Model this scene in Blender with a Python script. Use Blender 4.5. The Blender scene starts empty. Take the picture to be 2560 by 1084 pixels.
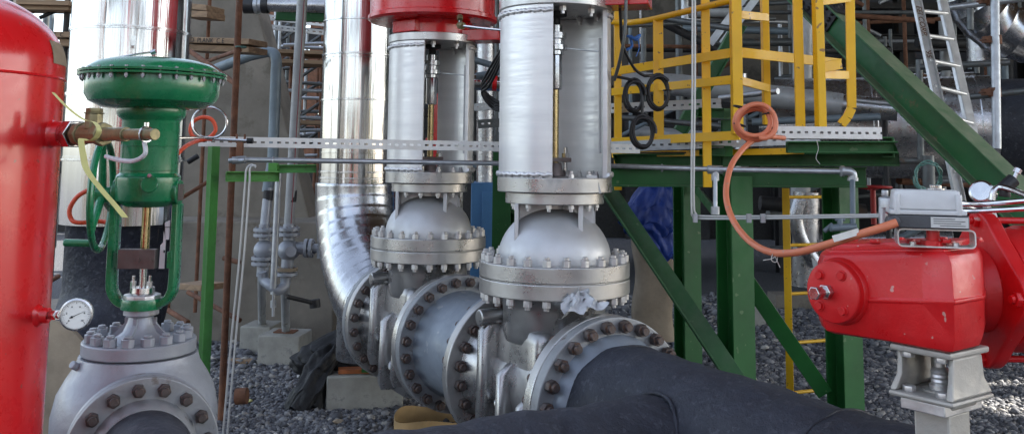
import bpy, bmesh, math, random
import numpy as np
from mathutils import Vector, Matrix, Euler
random.seed(11); rng = np.random.default_rng(5)
PI = math.pi; R = math.radians
S = bpy.context.scene; COL = S.collection
# ------------------------------------------------------------------ camera
F = 2300.0; PX, PY = 1280.0, 143.0; PITCH = .1105; ROLL = .0105; H = 2.0
CM = (Matrix.Rotation(PI/2+PITCH, 3, 'X') @ Matrix.Rotation(ROLL, 3, 'Z'))
CI = CM.transposed(); CAMP = Vector((0, 0, H))
cd = bpy.data.cameras.new('camera'); cam = bpy.data.objects.new('camera', cd); COL.objects.link(cam)
cam.matrix_world = Matrix.Translation(CAMP) @ CM.to_4x4()
cd.sensor_width = 36; cd.lens = 36*F/2560; cd.shift_y = (PY-542)/2560; cd.clip_start = .05; cd.clip_end = 500
S.camera = cam
def at(px, py, d):
    r = CM @ Vector(((px-PX)/F, -(py-PY)/F, -1))
    return CAMP + r*(d/r.y)
def zat(x, y, py):
    a = CI @ (Vector((x, y, 0))-CAMP); b = CI @ Vector((0, 0, 1)); k = -(py-PY)/F
    return (-k*a.z-a.y)/(b.y+k*b.z)          # y/(-z) = k
def vert(px, py, d, py2):                     # a truly vertical segment
    p = at(px, py, d); return p, Vector((p.x, p.y, zat(p.x, p.y, py2)))
def gnd(px, py, z=0):                         # point of height z under a pixel
    r = CM @ Vector(((px-PX)/F, -(py-PY)/F, -1)); return CAMP + r*((z-H)/r.z)
# ------------------------------------------------------------------ materials
def mat(name, base, rough=.5, metal=0, var=.15, vs=4, bump=.1, bs=60, rust=None, ra=.5, rs=6, coat=0, stretch=None, spots=None, dist=.01, rv=.12, trans=0, dust=0, dust_col=(.3,.28,.25)):
    m = bpy.data.materials.new(name); m.use_nodes = True; nt = m.node_tree; N = nt.nodes; L = nt.links
    for n in list(N): N.remove(n)
    def nd(t, **k):
        n = N.new(t)
        for a, b in k.items(): setattr(n, a, b)
        return n
    out = nd('ShaderNodeOutputMaterial'); bs_ = nd('ShaderNodeBsdfPrincipled'); L.new(bs_.outputs[0], out.inputs[0])
    tc = nd('ShaderNodeTexCoord'); mp = nd('ShaderNodeMapping'); L.new(tc.outputs['Object'], mp.inputs[0])
    if stretch: mp.inputs['Scale'].default_value = stretch
    def noise(s, det=4, ro=.6):
        n = nd('ShaderNodeTexNoise'); n.inputs['Scale'].default_value = s; n.inputs['Detail'].default_value = det; n.inputs['Roughness'].default_value = ro
        L.new(mp.outputs[0], n.inputs['Vector']); return n
    def ramp(src, stops):
        r = nd('ShaderNodeValToRGB'); e = r.color_ramp.elements
        e[0].position, e[0].color = stops[0][0], (*stops[0][1], 1); e[1].position, e[1].color = stops[-1][0], (*stops[-1][1], 1)
        for p, c in stops[1:-1]: x = e.new(p); x.color = (*c, 1)
        L.new(src, r.inputs[0]); return r
    n1 = noise(vs, 6)
    lo = tuple(max(0, c*(1-var)) for c in base); hi = tuple(min(1, c*(1+var)) for c in base)
    col = ramp(n1.outputs[0], [(.3, lo), (.7, hi)]).outputs[0]
    rough_s = None
    def mix(fac, a, b):
        x = nd('ShaderNodeMix', data_type='RGBA'); L.new(fac, x.inputs[0])
        if isinstance(a, tuple): x.inputs[6].default_value = (*a, 1)
        else: L.new(a, x.inputs[6])
        if isinstance(b, tuple): x.inputs[7].default_value = (*b, 1)
        else: L.new(b, x.inputs[7])
        return x.outputs[2]
    n3 = noise(rs*2.3, 8, .7)
    rr = ramp(n3.outputs[0], [(.35, (max(0, rough-rv),)*3), (.65, (min(1, rough+rv),)*3)]); rough_s = rr.outputs[0]
    if rust:
        n2 = noise(rs, 9, .72); mk = ramp(n2.outputs[0], [(1-ra-.04, (0, 0, 0)), (1-ra+.05, (1, 1, 1))])
        col = mix(mk.outputs[0], col, rust); rough_s = mix(mk.outputs[0], rough_s, (.85, .85, .85))
        if metal:
            iv = nd('ShaderNodeMath', operation='MULTIPLY_ADD'); iv.inputs[1].default_value = -metal; iv.inputs[2].default_value = metal
            L.new(mk.outputs[0], iv.inputs[0]); L.new(iv.outputs[0], bs_.inputs['Metallic'])
    if spots:
        v = noise(spots[1], 2, .5); mk = ramp(v.outputs[0], [(spots[2], (0, 0, 0)), (spots[2]+.03, (1, 1, 1))]); col = mix(mk.outputs[0], col, spots[0])
    if dust:     # settled dust lies on upward faces
        g = nd('ShaderNodeNewGeometry'); sx = nd('ShaderNodeSeparateXYZ'); L.new(g.outputs['Normal'], sx.inputs[0])
        dn = noise(9, 8, .7); ml = nd('ShaderNodeMath', operation='MULTIPLY'); L.new(sx.outputs[2], ml.inputs[0]); L.new(dn.outputs[0], ml.inputs[1])
        mk = ramp(ml.outputs[0], [(.12, (0, 0, 0)), (.5, (dust,)*3)]); col = mix(mk.outputs[0], col, dust_col); rough_s = mix(mk.outputs[0], rough_s, (.8, .8, .8))
    L.new(col, bs_.inputs['Base Color']); L.new(rough_s, bs_.inputs['Roughness'])
    if not (rust and metal): bs_.inputs['Metallic'].default_value = metal
    if coat: bs_.inputs['Coat Weight'].default_value = coat; bs_.inputs['Coat Roughness'].default_value = .12
    if trans: bs_.inputs['Transmission Weight'].default_value = trans
    if bump:
        nb = noise(bs, 5, .65); b = nd('ShaderNodeBump'); b.inputs['Strength'].default_value = bump; b.inputs['Distance'].default_value = dist
        L.new(nb.outputs[0], b.inputs['Height']); L.new(b.outputs[0], bs_.inputs['Normal'])
    m['bsdf'] = 1
    return m
M = {}
M['red_tank'] = mat('red_tank', (.64, .01, .014), .3, var=.04, vs=1.5, bump=.05, bs=5, coat=.5, spots=((.42, .07, .06), 38, .7), rv=.08)
M['red'] = mat('red_paint', (.64, .011, .014), .38, var=.12, bump=.2, bs=110, coat=.08, spots=((.62, .3, .26), 34, .715), dist=.004)
M['red_dark'] = mat('red_dark', (.32, .012, .01), .4, var=.1, bump=.1, bs=40)
M['orange_paint'] = mat('orange_paint', (.6, .07, .02), .4, var=.1, bump=.1, bs=40)
M['wood_orange'] = mat('orange_stained_wood', (.42, .13, .04), .75, var=.3, vs=12, bump=.3, bs=40)
M['green_valve'] = mat('green_valve_paint', (.01, .185, .07), .28, var=.18, bump=.12, bs=50, coat=.5, rust=(.2, .09, .03), ra=.31, rs=9, dist=.004)
M['green_steel'] = mat('green_steel_paint', (.013, .105, .02), .5, var=.22, vs=3, bump=.12, bs=70, spots=((.09, .17, .07), 20, .7), dust=.55, dust_col=(.2, .22, .15), dist=.004)
M['green_beam'] = mat('green_beam_paint', (.018, .12, .035), .5, var=.25, vs=2.5, bump=.12, bs=60, rust=(.16, .12, .07), ra=.36, rs=9, dust=.75, dust_col=(.25, .27, .18), dist=.004)  # dust laid on thick, also painting the lit flange lighter than its shaded web
M['green_dark'] = mat('green_post_paint', (.045, .2, .035), .45, var=.25, vs=6, bump=.2, bs=60, rust=(.05, .11, .04), ra=.36, rs=16, dist=.004)
M['tubing'] = mat('tubing', (.5, .5, .48), .4, metal=.2, var=.03, vs=3, bump=0, rv=.02)
M['green_light'] = mat('green_light_paint', (.07, .24, .04), .5, var=.2, vs=8, bump=.2, bs=60, rust=(.07, .09, .04), ra=.36, rs=16, dist=.004)
M['yellow'] = mat('yellow_paint', (.92, .51, .004), .45, var=.1, vs=3, bump=.1, bs=60, spots=((.34, .17, .04), 24, .69), dist=.004, coat=.15)
M['silver'] = mat('aluminium_paint', (.5, .49, .475), .34, metal=.8, var=.14, vs=5, bump=.22, bs=130, rust=(.4, .385, .36), ra=.34, rs=3, dist=.004)
M['silver_cast'] = mat('aluminium_paint_on_casting', (.41, .405, .4), .3, metal=.8, var=.2, vs=4, bump=.1, bs=9, rust=(.26, .17, .12), ra=.33, rs=2.6, dist=.012, rv=.12)
M['silver_yoke'] = mat('aluminium_paint_on_yoke', (.72, .715, .71), .42, metal=.6, var=.07, vs=2, bump=.02, bs=7, stretch=(.4, .4, 7), dist=.003)
M['grey_blue'] = mat('grey_primer', (.27, .31, .36), .45, metal=.25, var=.14, vs=3, bump=.16, bs=60, dist=.005, spots=((.4, .42, .44), 15, .66), rv=.15)
M['grey_flange'] = mat('grey_flange_paint', (.33, .34, .35), .5, metal=.4, var=.18, vs=6, bump=.25, bs=80, rust=(.16, .13, .11), ra=.38, rs=9, dist=.004)
M['cast_bare'] = mat('bare_casting', (.4, .385, .35), .55, metal=.35, var=.14, vs=8, bump=.3, bs=60, rust=(.25, .22, .19), ra=.34, rs=9, dist=.004)
M['paint_silver'] = mat('matt_silver_paint', (.6, .605, .61), .46, metal=.45, var=.08, vs=4, bump=.15, bs=90, rust=(.5, .47, .42), ra=.3, rs=5, dist=.003)
M['cast_grey'] = mat('cast_grey_paint', (.33, .35, .385), .4, metal=.15, var=.16, vs=5, bump=.35, bs=30, rust=(.2, .17, .13), ra=.36, rs=6, dist=.006, coat=.2)
M['bolt_brown'] = mat('weathered_bolt', (.12, .1, .095), .45, metal=.65, var=.4, vs=18, bump=.3, bs=120, rust=(.13, .07, .045), ra=.45, rs=22, dist=.003)
M['bolt_grey'] = mat('grey_bolt', (.28, .28, .3), .45, metal=.6, var=.3, vs=18, bump=.2, bs=120, rust=(.18, .13, .09), ra=.35, rs=22, dist=.003)
M['bolt_silver'] = mat('painted_bolt', (.62, .61, .6), .38, metal=.7, var=.2, vs=16, bump=.2, bs=120, dist=.003)
M['steel'] = mat('bright_steel', (.6, .6, .6), .22, metal=1, var=.12, vs=14, bump=.05, bs=60)
M['brass'] = mat('brass', (.23, .2, .105), .42, metal=.5, var=.3, vs=20, bump=.15, bs=80, rust=(.14, .12, .08), ra=.4, rs=20, dist=.003)
M['stem_brass'] = mat('stem_brass', (.55, .43, .22), .25, metal=1, var=.15, vs=14, bump=.05)
M['alu'] = mat('aluminium_cladding', (.62, .62, .62), .13, metal=1, var=.05, vs=2, bump=.3, bs=2.6, stretch=(1.7, 1.7, .03), dist=.03, rv=.05)
M['alu_bend'] = mat('aluminium_elbow_cladding', (.48, .49, .51), .24, metal=1, var=.06, vs=3, bump=.14, bs=4, dist=.02, rv=.06)
M['alu_dull'] = mat('dull_aluminium', (.42, .42, .43), .3, metal=.9, var=.25, vs=3, bump=.3, bs=6, dist=.02)
M['black'] = mat('black_coating', (.015, .018, .028), .58, var=.35, vs=5, bump=.9, bs=24, spots=((.05, .055, .07), 30, .62), dust=.35, dust_col=(.09, .1, .13), dist=.012)
M['concrete'] = mat('concrete', (.34, .33, .29), .85, var=.22, vs=5, bump=.4, bs=50, rust=(.2, .2, .19), ra=.4, rs=5, dist=.006)
M['concrete_dark'] = mat('weathered_concrete', (.21, .185, .15), .9, var=.3, vs=1.6, bump=.5, bs=20, rust=(.15, .13, .1), ra=.42, rs=1.8, dist=.01)
M['rust'] = mat('rusty_steel', (.17, .075, .04), .8, var=.4, vs=12, bump=.4, bs=70, rust=(.24, .2, .18), ra=.33, rs=10, dist=.004)
M['wood'] = mat('weathered_wood', (.3, .2, .12), .8, var=.35, vs=8, bump=.6, bs=30, stretch=(.2, 3, 3), dist=.006)
M['galv'] = mat('galvanised_steel', (.43, .45, .47), .42, metal=.7, var=.16, vs=14, bump=.15, bs=50, rust=(.2, .18, .16), ra=.3, rs=10, dist=.003)
M['galv_bright'] = mat('bright_galvanised_tray', (.66, .66, .64), .42, metal=.55, var=.1, vs=14, bump=.15, bs=50, rust=(.26, .22, .16), ra=.33, rs=12, dist=.003)
M['tube'] = mat('scaffold_tube', (.13, .14, .14), .5, metal=.6, var=.25, vs=9, bump=.15, bs=50, rust=(.12, .08, .05), ra=.38, rs=6, dist=.003)
M['dark_steel'] = mat('dark_steel', (.035, .035, .036), .6, metal=.4, var=.4, vs=3, bump=.2, bs=20, rust=(.08, .05, .035), ra=.4, rs=3)
M['dark_wall'] = mat('dark_backing', (.022, .02, .018), .8, var=.4, vs=.6, bump=.3, bs=6)  # near-black backdrop colour standing in for the shaded depth
M['concrete_shade'] = mat('shaded_concrete', (.12, .11, .095), .9, var=.35, vs=1.2, bump=.5, bs=20, rust=(.07, .065, .055), ra=.42, rs=1.4, dist=.01)  # darker copy of concrete, the wall's shade put into its colour
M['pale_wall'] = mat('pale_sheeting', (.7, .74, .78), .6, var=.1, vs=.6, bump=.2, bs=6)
M['pipe_grey'] = mat('grey_painted_pipe', (.4, .41, .41), .5, metal=.25, var=.15, vs=6, bump=.15, bs=40, rust=(.22, .2, .17), ra=.36, rs=7, dist=.004)
M['pipe_blue'] = mat('blue_grey_pipe', (.16, .2, .225), .5, metal=.2, var=.15, vs=6, bump=.15, bs=40, dist=.004)
M['hose'] = mat('salmon_hose', (.66, .2, .1), .45, var=.1, vs=10, bump=.08, bs=60, spots=((.5, .25, .18), 40, .68), dist=.003)
M['hose_red'] = mat('red_hose', (.75, .1, .04), .45, var=.1, vs=10, bump=.05)
M['cable'] = mat('black_cable', (.018, .018, .02), .45, var=.3, vs=12, bump=.15, bs=60, dist=.003)
M['tarp'] = mat('blue_tarpaulin', (.01, .035, .2), .55, var=.3, vs=3, bump=.5, bs=8, dist=.02)
M['cabinet'] = mat('blue_cabinet', (.05, .15, .3), .45, var=.15, vs=3, bump=.1)
M['tan'] = mat('brown_cardboard', (.44, .29, .13), .8, var=.15, vs=8, bump=.15, bs=60)
M['tan_dull'] = mat('pale_brown_sacking', (.3, .24, .17), .85, var=.25, vs=4, bump=.4, bs=20)
M['bag'] = mat('black_plastic', (.004, .004, .005), .6, var=.2, vs=8, bump=.5, bs=16, dist=.02)
M['film'] = mat('milky_plastic_film', (.62, .64, .66), .35, var=.15, vs=20, bump=.5, bs=30, dist=.008, spots=((.08, .08, .08), 34, .74))
M['white'] = mat('white_plastic', (.62, .63, .63), .4, var=.08, vs=12, bump=.06, rust=(.42, .41, .39), ra=.32, rs=18)
M['dark_plastic'] = mat('dark_plastic', (.07, .075, .085), .45, var=.2, vs=14, bump=.1)
M['ink'] = mat('dark_ink', (.02, .02, .02), .6, var=.1, bump=0)
M['brown_ink'] = mat('brown_lettering', (.12, .06, .03), .7, var=.3, bump=0)
M['tie'] = mat('yellow_strap', (.62, .58, .22), .6, var=.1, vs=20, bump=.1)
M['wire'] = mat('green_wire', (.1, .22, .18), .5, var=.2, bump=0)
M['twine'] = mat('pale_twine', (.6, .6, .55), .7, var=.2, bump=0)
M['blue_rag'] = mat('blue_rag', (.05, .17, .5), .6, var=.3, vs=20, bump=.5)
M['red_stripe'] = mat('red_line', (.35, .05, .06), .6, var=.2, bump=0)
M['block_metal'] = mat('brown_steel_block', (.16, .13, .12), .5, metal=.5, var=.25, vs=14, bump=.2, bs=50, dist=.003)
M['face'] = mat('gauge_face', (.75, .75, .72), .4, var=.03, bump=0)
M['sticker'] = mat('paper_sticker', (.6, .6, .58), .6, var=.08, vs=60, bump=0)
# ------------------------------------------------------------------ object helpers
W = {}
def tag(o, label=None, cat=None, group=None, kind=None):
    if label: o['label'] = label
    if cat: o['category'] = cat
    if group: o['group'] = group
    if kind: o['kind'] = kind
    return o
def thing(name, label, cat, loc, rz=0, group=None):
    o = bpy.data.objects.new(name, None); COL.objects.link(o); o.empty_display_size = .1
    o.location = loc; o.rotation_euler = (0, 0, rz)
    W[o.name] = Matrix.Translation(Vector(loc)) @ Matrix.Rotation(rz, 4, 'Z')
    return tag(o, label, cat, group)
def basis(ax, up=None):
    z = Vector(ax).normalized(); u = Vector(up) if up is not None else (Vector((0, 0, 1)) if abs(z.z) < .95 else Vector((1, 0, 0)))
    x = u.cross(z)
    if x.length < 1e-6: x = Vector((1, 0, 0)).cross(z)
    x.normalize(); y = z.cross(x); return x, y, z
def spline(pts, n=6, closed=False):
    P = [Vector(p) for p in pts]; out = []; m = len(P)
    rngk = range(m) if closed else range(m-1)
    for i in rngk:
        if closed: a, b, c, d = P[i-1], P[i], P[(i+1) % m], P[(i+2) % m]
        else: a, b, c, d = P[max(i-1, 0)], P[i], P[i+1], P[min(i+2, m-1)]
        for k in range(n):
            t = k/n; out.append(.5*((2*b)+(c-a)*t+(2*a-5*b+4*c-d)*t*t+(3*b-a-3*c+d)*t**3))
    if not closed: out.append(P[-1])
    return out
class MB:
    def __init__(s): s.v = []; s.f = []
    def add(s, vs, fs):
        o = len(s.v); s.v += [Vector(v) for v in vs]; s.f += [tuple(i+o for i in f) for f in fs]; return s
    def box(s, c, size, rot=None):
        c = Vector(c); hx, hy, hz = size[0]/2, size[1]/2, size[2]/2
        if rot is None: rot = Matrix.Identity(3)
        elif isinstance(rot, (int, float)): rot = Matrix.Rotation(rot, 3, 'Z')
        vs = [c+rot @ Vector((x*hx, y*hy, z*hz)) for x in (-1, 1) for y in (-1, 1) for z in (-1, 1)]
        return s.add(vs, [(0, 1, 3, 2), (4, 6, 7, 5), (0, 4, 5, 1), (2, 3, 7, 6), (0, 2, 6, 4), (1, 5, 7, 3)])
    def loft(s, rings, caps=True, close=False):
        n = len(rings[0]); vs = [p for r in rings for p in r]; fs = []; m = len(rings)
        for i in range(m if close else m-1):
            a = i*n; b = ((i+1) % m)*n
            for k in range(n): l = (k+1) % n; fs.append((a+k, a+l, b+l, b+k))
        if caps and not close: fs.append(tuple(reversed(range(n)))); fs.append(tuple((m-1)*n+k for k in range(n)))
        return s.add(vs, fs)
    def cyl(s, p0, p1, r0, r1=None, n=20, caps=True, ph=0):
        p0 = Vector(p0); p1 = Vector(p1); r1 = r0 if r1 is None else r1; x, y, z = basis(p1-p0)
        ring = lambda p, r: [p+x*(r*math.cos(2*PI*k/n+ph))+y*(r*math.sin(2*PI*k/n+ph)) for k in range(n)]
        return s.loft([ring(p0, r0), ring(p1, r1)], caps)
    def lathe(s, prof, o=(0, 0, 0), ax=(0, 0, 1), n=48, caps=True, up=None):
        o = Vector(o); x, y, z = basis(ax, up)
        rings = [[o+z*h+x*(r*math.cos(2*PI*k/n))+y*(r*math.sin(2*PI*k/n)) for k in range(n)] for r, h in prof]
        return s.loft(rings, caps)
    def tube(s, pts, r, n=8, closed=False, caps=True):
        P = [Vector(p) for p in pts]; m = len(P); rings = []
        nx = None
        for i in range(m):
            t = (P[(i+1) % m]-P[i-1]) if closed else (P[min(i+1, m-1)]-P[max(i-1, 0)])
            if t.length < 1e-9: t = Vector((0, 0, 1))
            t.normalize()
            if nx is None: nx, _, _ = basis(t)
            nx = nx-t*nx.dot(t)
            if nx.length < 1e-6: nx, _, _ = basis(t)
            nx.normalize(); ny = t.cross(nx); rr = r[i] if isinstance(r, (list, tuple)) else r
            rings.append([P[i]+nx*(rr*math.cos(2*PI*k/n))+ny*(rr*math.sin(2*PI*k/n)) for k in range(n)])
        return s.loft(rings, caps, closed)
    def sweep(s, p0, p1, sec, up=(0, 0, 1)):      # 2d section (x sideways, y up) along p0-p1
        p0 = Vector(p0); p1 = Vector(p1); z = (p1-p0).normalized(); u = Vector(up); u = (u-z*u.dot(z)).normalized(); x = u.cross(z)
        return s.loft([[p+x*a+u*b for a, b in sec] for p in (p0, p1)])
    def arc(s, r0, r1, z0, z1, a0, a1, n=32):
        rings = []
        for k in range(n+1):
            a = a0+(a1-a0)*k/n; c, d = math.cos(a), math.sin(a)
            rings.append([Vector((r*c, r*d, z)) for r, z in ((r0, z0), (r1, z0), (r1, z1), (r0, z1))])
        return s.loft(rings)
    def torus(s, c, ax, Rr, r, n=40, m=10, sy=1):
        x, y, z = basis(ax); c = Vector(c)
        return s.tube([c+x*(Rr*math.cos(2*PI*k/n))+y*(Rr*sy*math.sin(2*PI*k/n)) for k in range(n)], r, m, True)
    def sphere(s, c, r, n=16, sc=(1, 1, 1)):
        c = Vector(c); rings = [[c+Vector((r*sc[0]*math.sin(t)*math.cos(2*PI*k/n), r*sc[1]*math.sin(t)*math.sin(2*PI*k/n), r*sc[2]*math.cos(t))) for k in range(n)] for t in [PI*(.02+.96*j/(n//2)) for j in range(n//2+1)]]
        return s.loft(rings)
    def build(s, name, m, parent=None, local=False, bevel=0, smooth=35, seg=2, jig=0):
        me = bpy.data.meshes.new(name); vs = s.v; off = None
        if parent is not None:
            if not local:
                inv = W[parent.name].inverted(); vs = [inv @ v for v in vs]
        else:
            lo = Vector([min(v[i] for v in vs) for i in range(3)]); hi = Vector([max(v[i] for v in vs) for i in range(3)])
            off = Vector(((lo.x+hi.x)/2, (lo.y+hi.y)/2, lo.z)); vs = [v-off for v in vs]
        me.from_pydata([tuple(v) for v in vs], [], s.f); me.update()
        bm = bmesh.new(); bm.from_mesh(me)
        bmesh.ops.recalc_face_normals(bm, faces=bm.faces)
        if bevel:
            ed = [e for e in bm.edges if len(e.link_faces) == 2 and e.calc_face_angle(0) > R(30)]
            bmesh.ops.bevel(bm, geom=ed, offset=bevel, segments=seg, affect='EDGES', clamp_overlap=True, profile=.5)
        bm.to_mesh(me); bm.free()
        if smooth:
            me.polygons.foreach_set('use_smooth', [True]*len(me.polygons)); me.set_sharp_from_angle(angle=R(21 if bevel and smooth <= 35 else smooth))
        mm = M[m] if isinstance(m, str) else m
        me.materials.append(mm); o = bpy.data.objects.new(name, me); COL.objects.link(o)
        if parent is not None: o.parent = parent; W[o.name] = W[parent.name]
        else: o.location = off; W[o.name] = Matrix.Translation(off)
        return o
def inst(name, src, parent, mw, local=False):     # a further copy of a small part, its mesh shared
    o = bpy.data.objects.new(name, src); COL.objects.link(o); o.parent = parent
    o.matrix_local = mw if local else W[parent.name].inverted() @ mw
    W[o.name] = W[parent.name] @ o.matrix_local
    return o
def meshof(mb, name, m, **k):
    o = mb.build(name, m, **k); me = o.data; l = o.location.copy(); me.transform(Matrix.Translation(l)); bpy.data.objects.remove(o); W.pop(name, None); return me
def amat(p, ax, spin=0):
    x, y, z = basis(ax); m = Matrix((x, y, z)).transposed() @ Matrix.Rotation(spin, 3, 'Z'); return Matrix.Translation(Vector(p)) @ m.to_4x4()
def dup(root, loc, rz=None, label=None, group=None):
    def cp(o, par):
        c = o.copy(); COL.objects.link(c)
        if par is not None: c.parent = par
        for ch in kids.get(o.name, []): cp(ch, c)
        return c
    kids = {}
    for o in COL.objects:
        if o.parent: kids.setdefault(o.parent.name, []).append(o)
    r = cp(root, None); r.location = loc
    if rz is not None: r.rotation_euler = (0, 0, rz)
    if label: r['label'] = label
    if group: r['group'] = group
    W[r.name] = Matrix.Translation(Vector(loc)) @ Matrix.Rotation(r.rotation_euler[2], 4, 'Z')
    return r
def text(name, s, size, m, parent, pos, xdir, ydir, depth=.0006):
    c = bpy.data.curves.new(name, 'FONT'); c.body = s; c.size = size; c.extrude = depth
    o = bpy.data.objects.new(name, c); COL.objects.link(o); bpy.context.view_layer.update()
    me = bpy.data.meshes.new_from_object(o.evaluated_get(bpy.context.evaluated_depsgraph_get())); bpy.data.objects.remove(o)
    x = Vector(xdir).normalized(); y = Vector(ydir); y = (y-x*y.dot(x)).normalized(); z = x.cross(y)
    me.transform(Matrix.Translation(Vector(pos)) @ Matrix((x, y, z)).transposed().to_4x4())
    me.transform(W[parent.name].inverted()); me.materials.clear(); me.materials.append(M[m])
    t = bpy.data.objects.new(name, me); COL.objects.link(t); t.parent = parent; W[t.name] = W[parent.name]; return t
def stud(zl, zh, rn, hn, tip, rs=None):           # stud with a hex nut at each end; z from zl to zh are the seats of the nuts
    b = MB(); rs = rs or rn*.55
    b.cyl((0, 0, zh), (0, 0, zh+hn), rn, n=6).cyl((0, 0, zh+hn), (0, 0, zh+hn+tip), rs, n=12)
    if zl is not None: b.cyl((0, 0, zl-hn), (0, 0, zl), rn, n=6).cyl((0, 0, zl-hn-tip), (0, 0, zl-hn), rs, n=12).cyl((0, 0, zl-.002), (0, 0, zh+.002), rs*.97, n=12)
    return b
def ring_bolts(mesh, parent, c, ax, r, n, name='bolt', ph=0, local=False, a0=0, a1=2*PI):
    x, y, z = basis(ax); c = Vector(c)
    for k in range(n):
        a = a0+ph+(a1-a0)*k/n; inst(name, mesh, parent, amat(c+x*(r*math.cos(a))+y*(r*math.sin(a)), ax, random.random()*1.0), local)
def Isec(w, h, tf, tw):
    return [(-w/2, -h/2), (w/2, -h/2), (w/2, -h/2+tf), (tw/2, -h/2+tf), (tw/2, h/2-tf), (w/2, h/2-tf), (w/2, h/2), (-w/2, h/2), (-w/2, h/2-tf), (-tw/2, h/2-tf), (-tw/2, -h/2+tf), (-w/2, -h/2+tf)]
def Csec(w, h, t):
    return [(0, -h/2), (w, -h/2), (w, -h/2+t), (t, -h/2+t), (t, h/2-t), (w, h/2-t), (w, h/2), (0, h/2)]
def Lsec(w, t): return [(0, 0), (w, 0), (w, t), (t, t), (t, w), (0, w)]
def Bsec(w, h): return [(-w/2, -h/2), (w/2, -h/2), (w/2, h/2), (-w/2, h/2)]
# ------------------------------------------------------------------ gate valves and the main pipeline
NV = Vector((.485, -.8745, 0)); TV = Vector((.8745, .485, 0)); RZ = math.atan2(NV.y, NV.x)
V2 = Vector((.229, 4.83, .015)); V1 = Vector((-.55, 6.30, .015)); AZ = .85; FR = .413
nut_big = meshof(stud(0, .121, .031, .034, .022, .019), 'bolt', 'bolt_brown', bevel=.002, seg=1)
nut_bon = meshof(stud(0, .156, .023, .034, .014, .014), 'bolt', 'bolt_silver', bevel=.002, seg=1)
nut_in = meshof(MB().cyl((0, 0, -.024), (0, 0, 0), .019, n=6).cyl((0, 0, -.04), (0, 0, -.024), .011, n=10), 'bolt', 'bolt_silver')
nut_sml = meshof(stud(0, .13, .017, .022, .014, .010), 'bolt', 'bolt_silver', bevel=.0015, seg=1)
def flange(parent, x0, x1, mt, name='pipe_flange', ro=FR, ri=.3, c=Vector((0, 0, AZ)), ax=Vector((1, 0, 0)), local=True, face=True):
    b = MB(); s = 1 if x1 > x0 else -1
    pr = [(ri, x0), (ro, x0), (ro, x1)]
    pr += [(ri, x1)]
    b.lathe(pr, c, ax, 96, caps=False); n = len(b.v)//4
    for k in range(n): l = (k+1) % n; b.f.append((k, l, 3*n+l, 3*n+k))
    return b.build(name, mt, parent, local, bevel=.006)
def superring(hx, hy, z, n=64, p=8, cx=0, cy=0):
    out = []
    for k in range(n):
        a = 2*PI*(k+.5)/n; c, s_ = math.cos(a), math.sin(a); q = (abs(c)**p+abs(s_)**p)**(-1/p)
        out.append(Vector((cx+hx*q*c, cy+hy*q*s_, z)))
    return out
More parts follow.
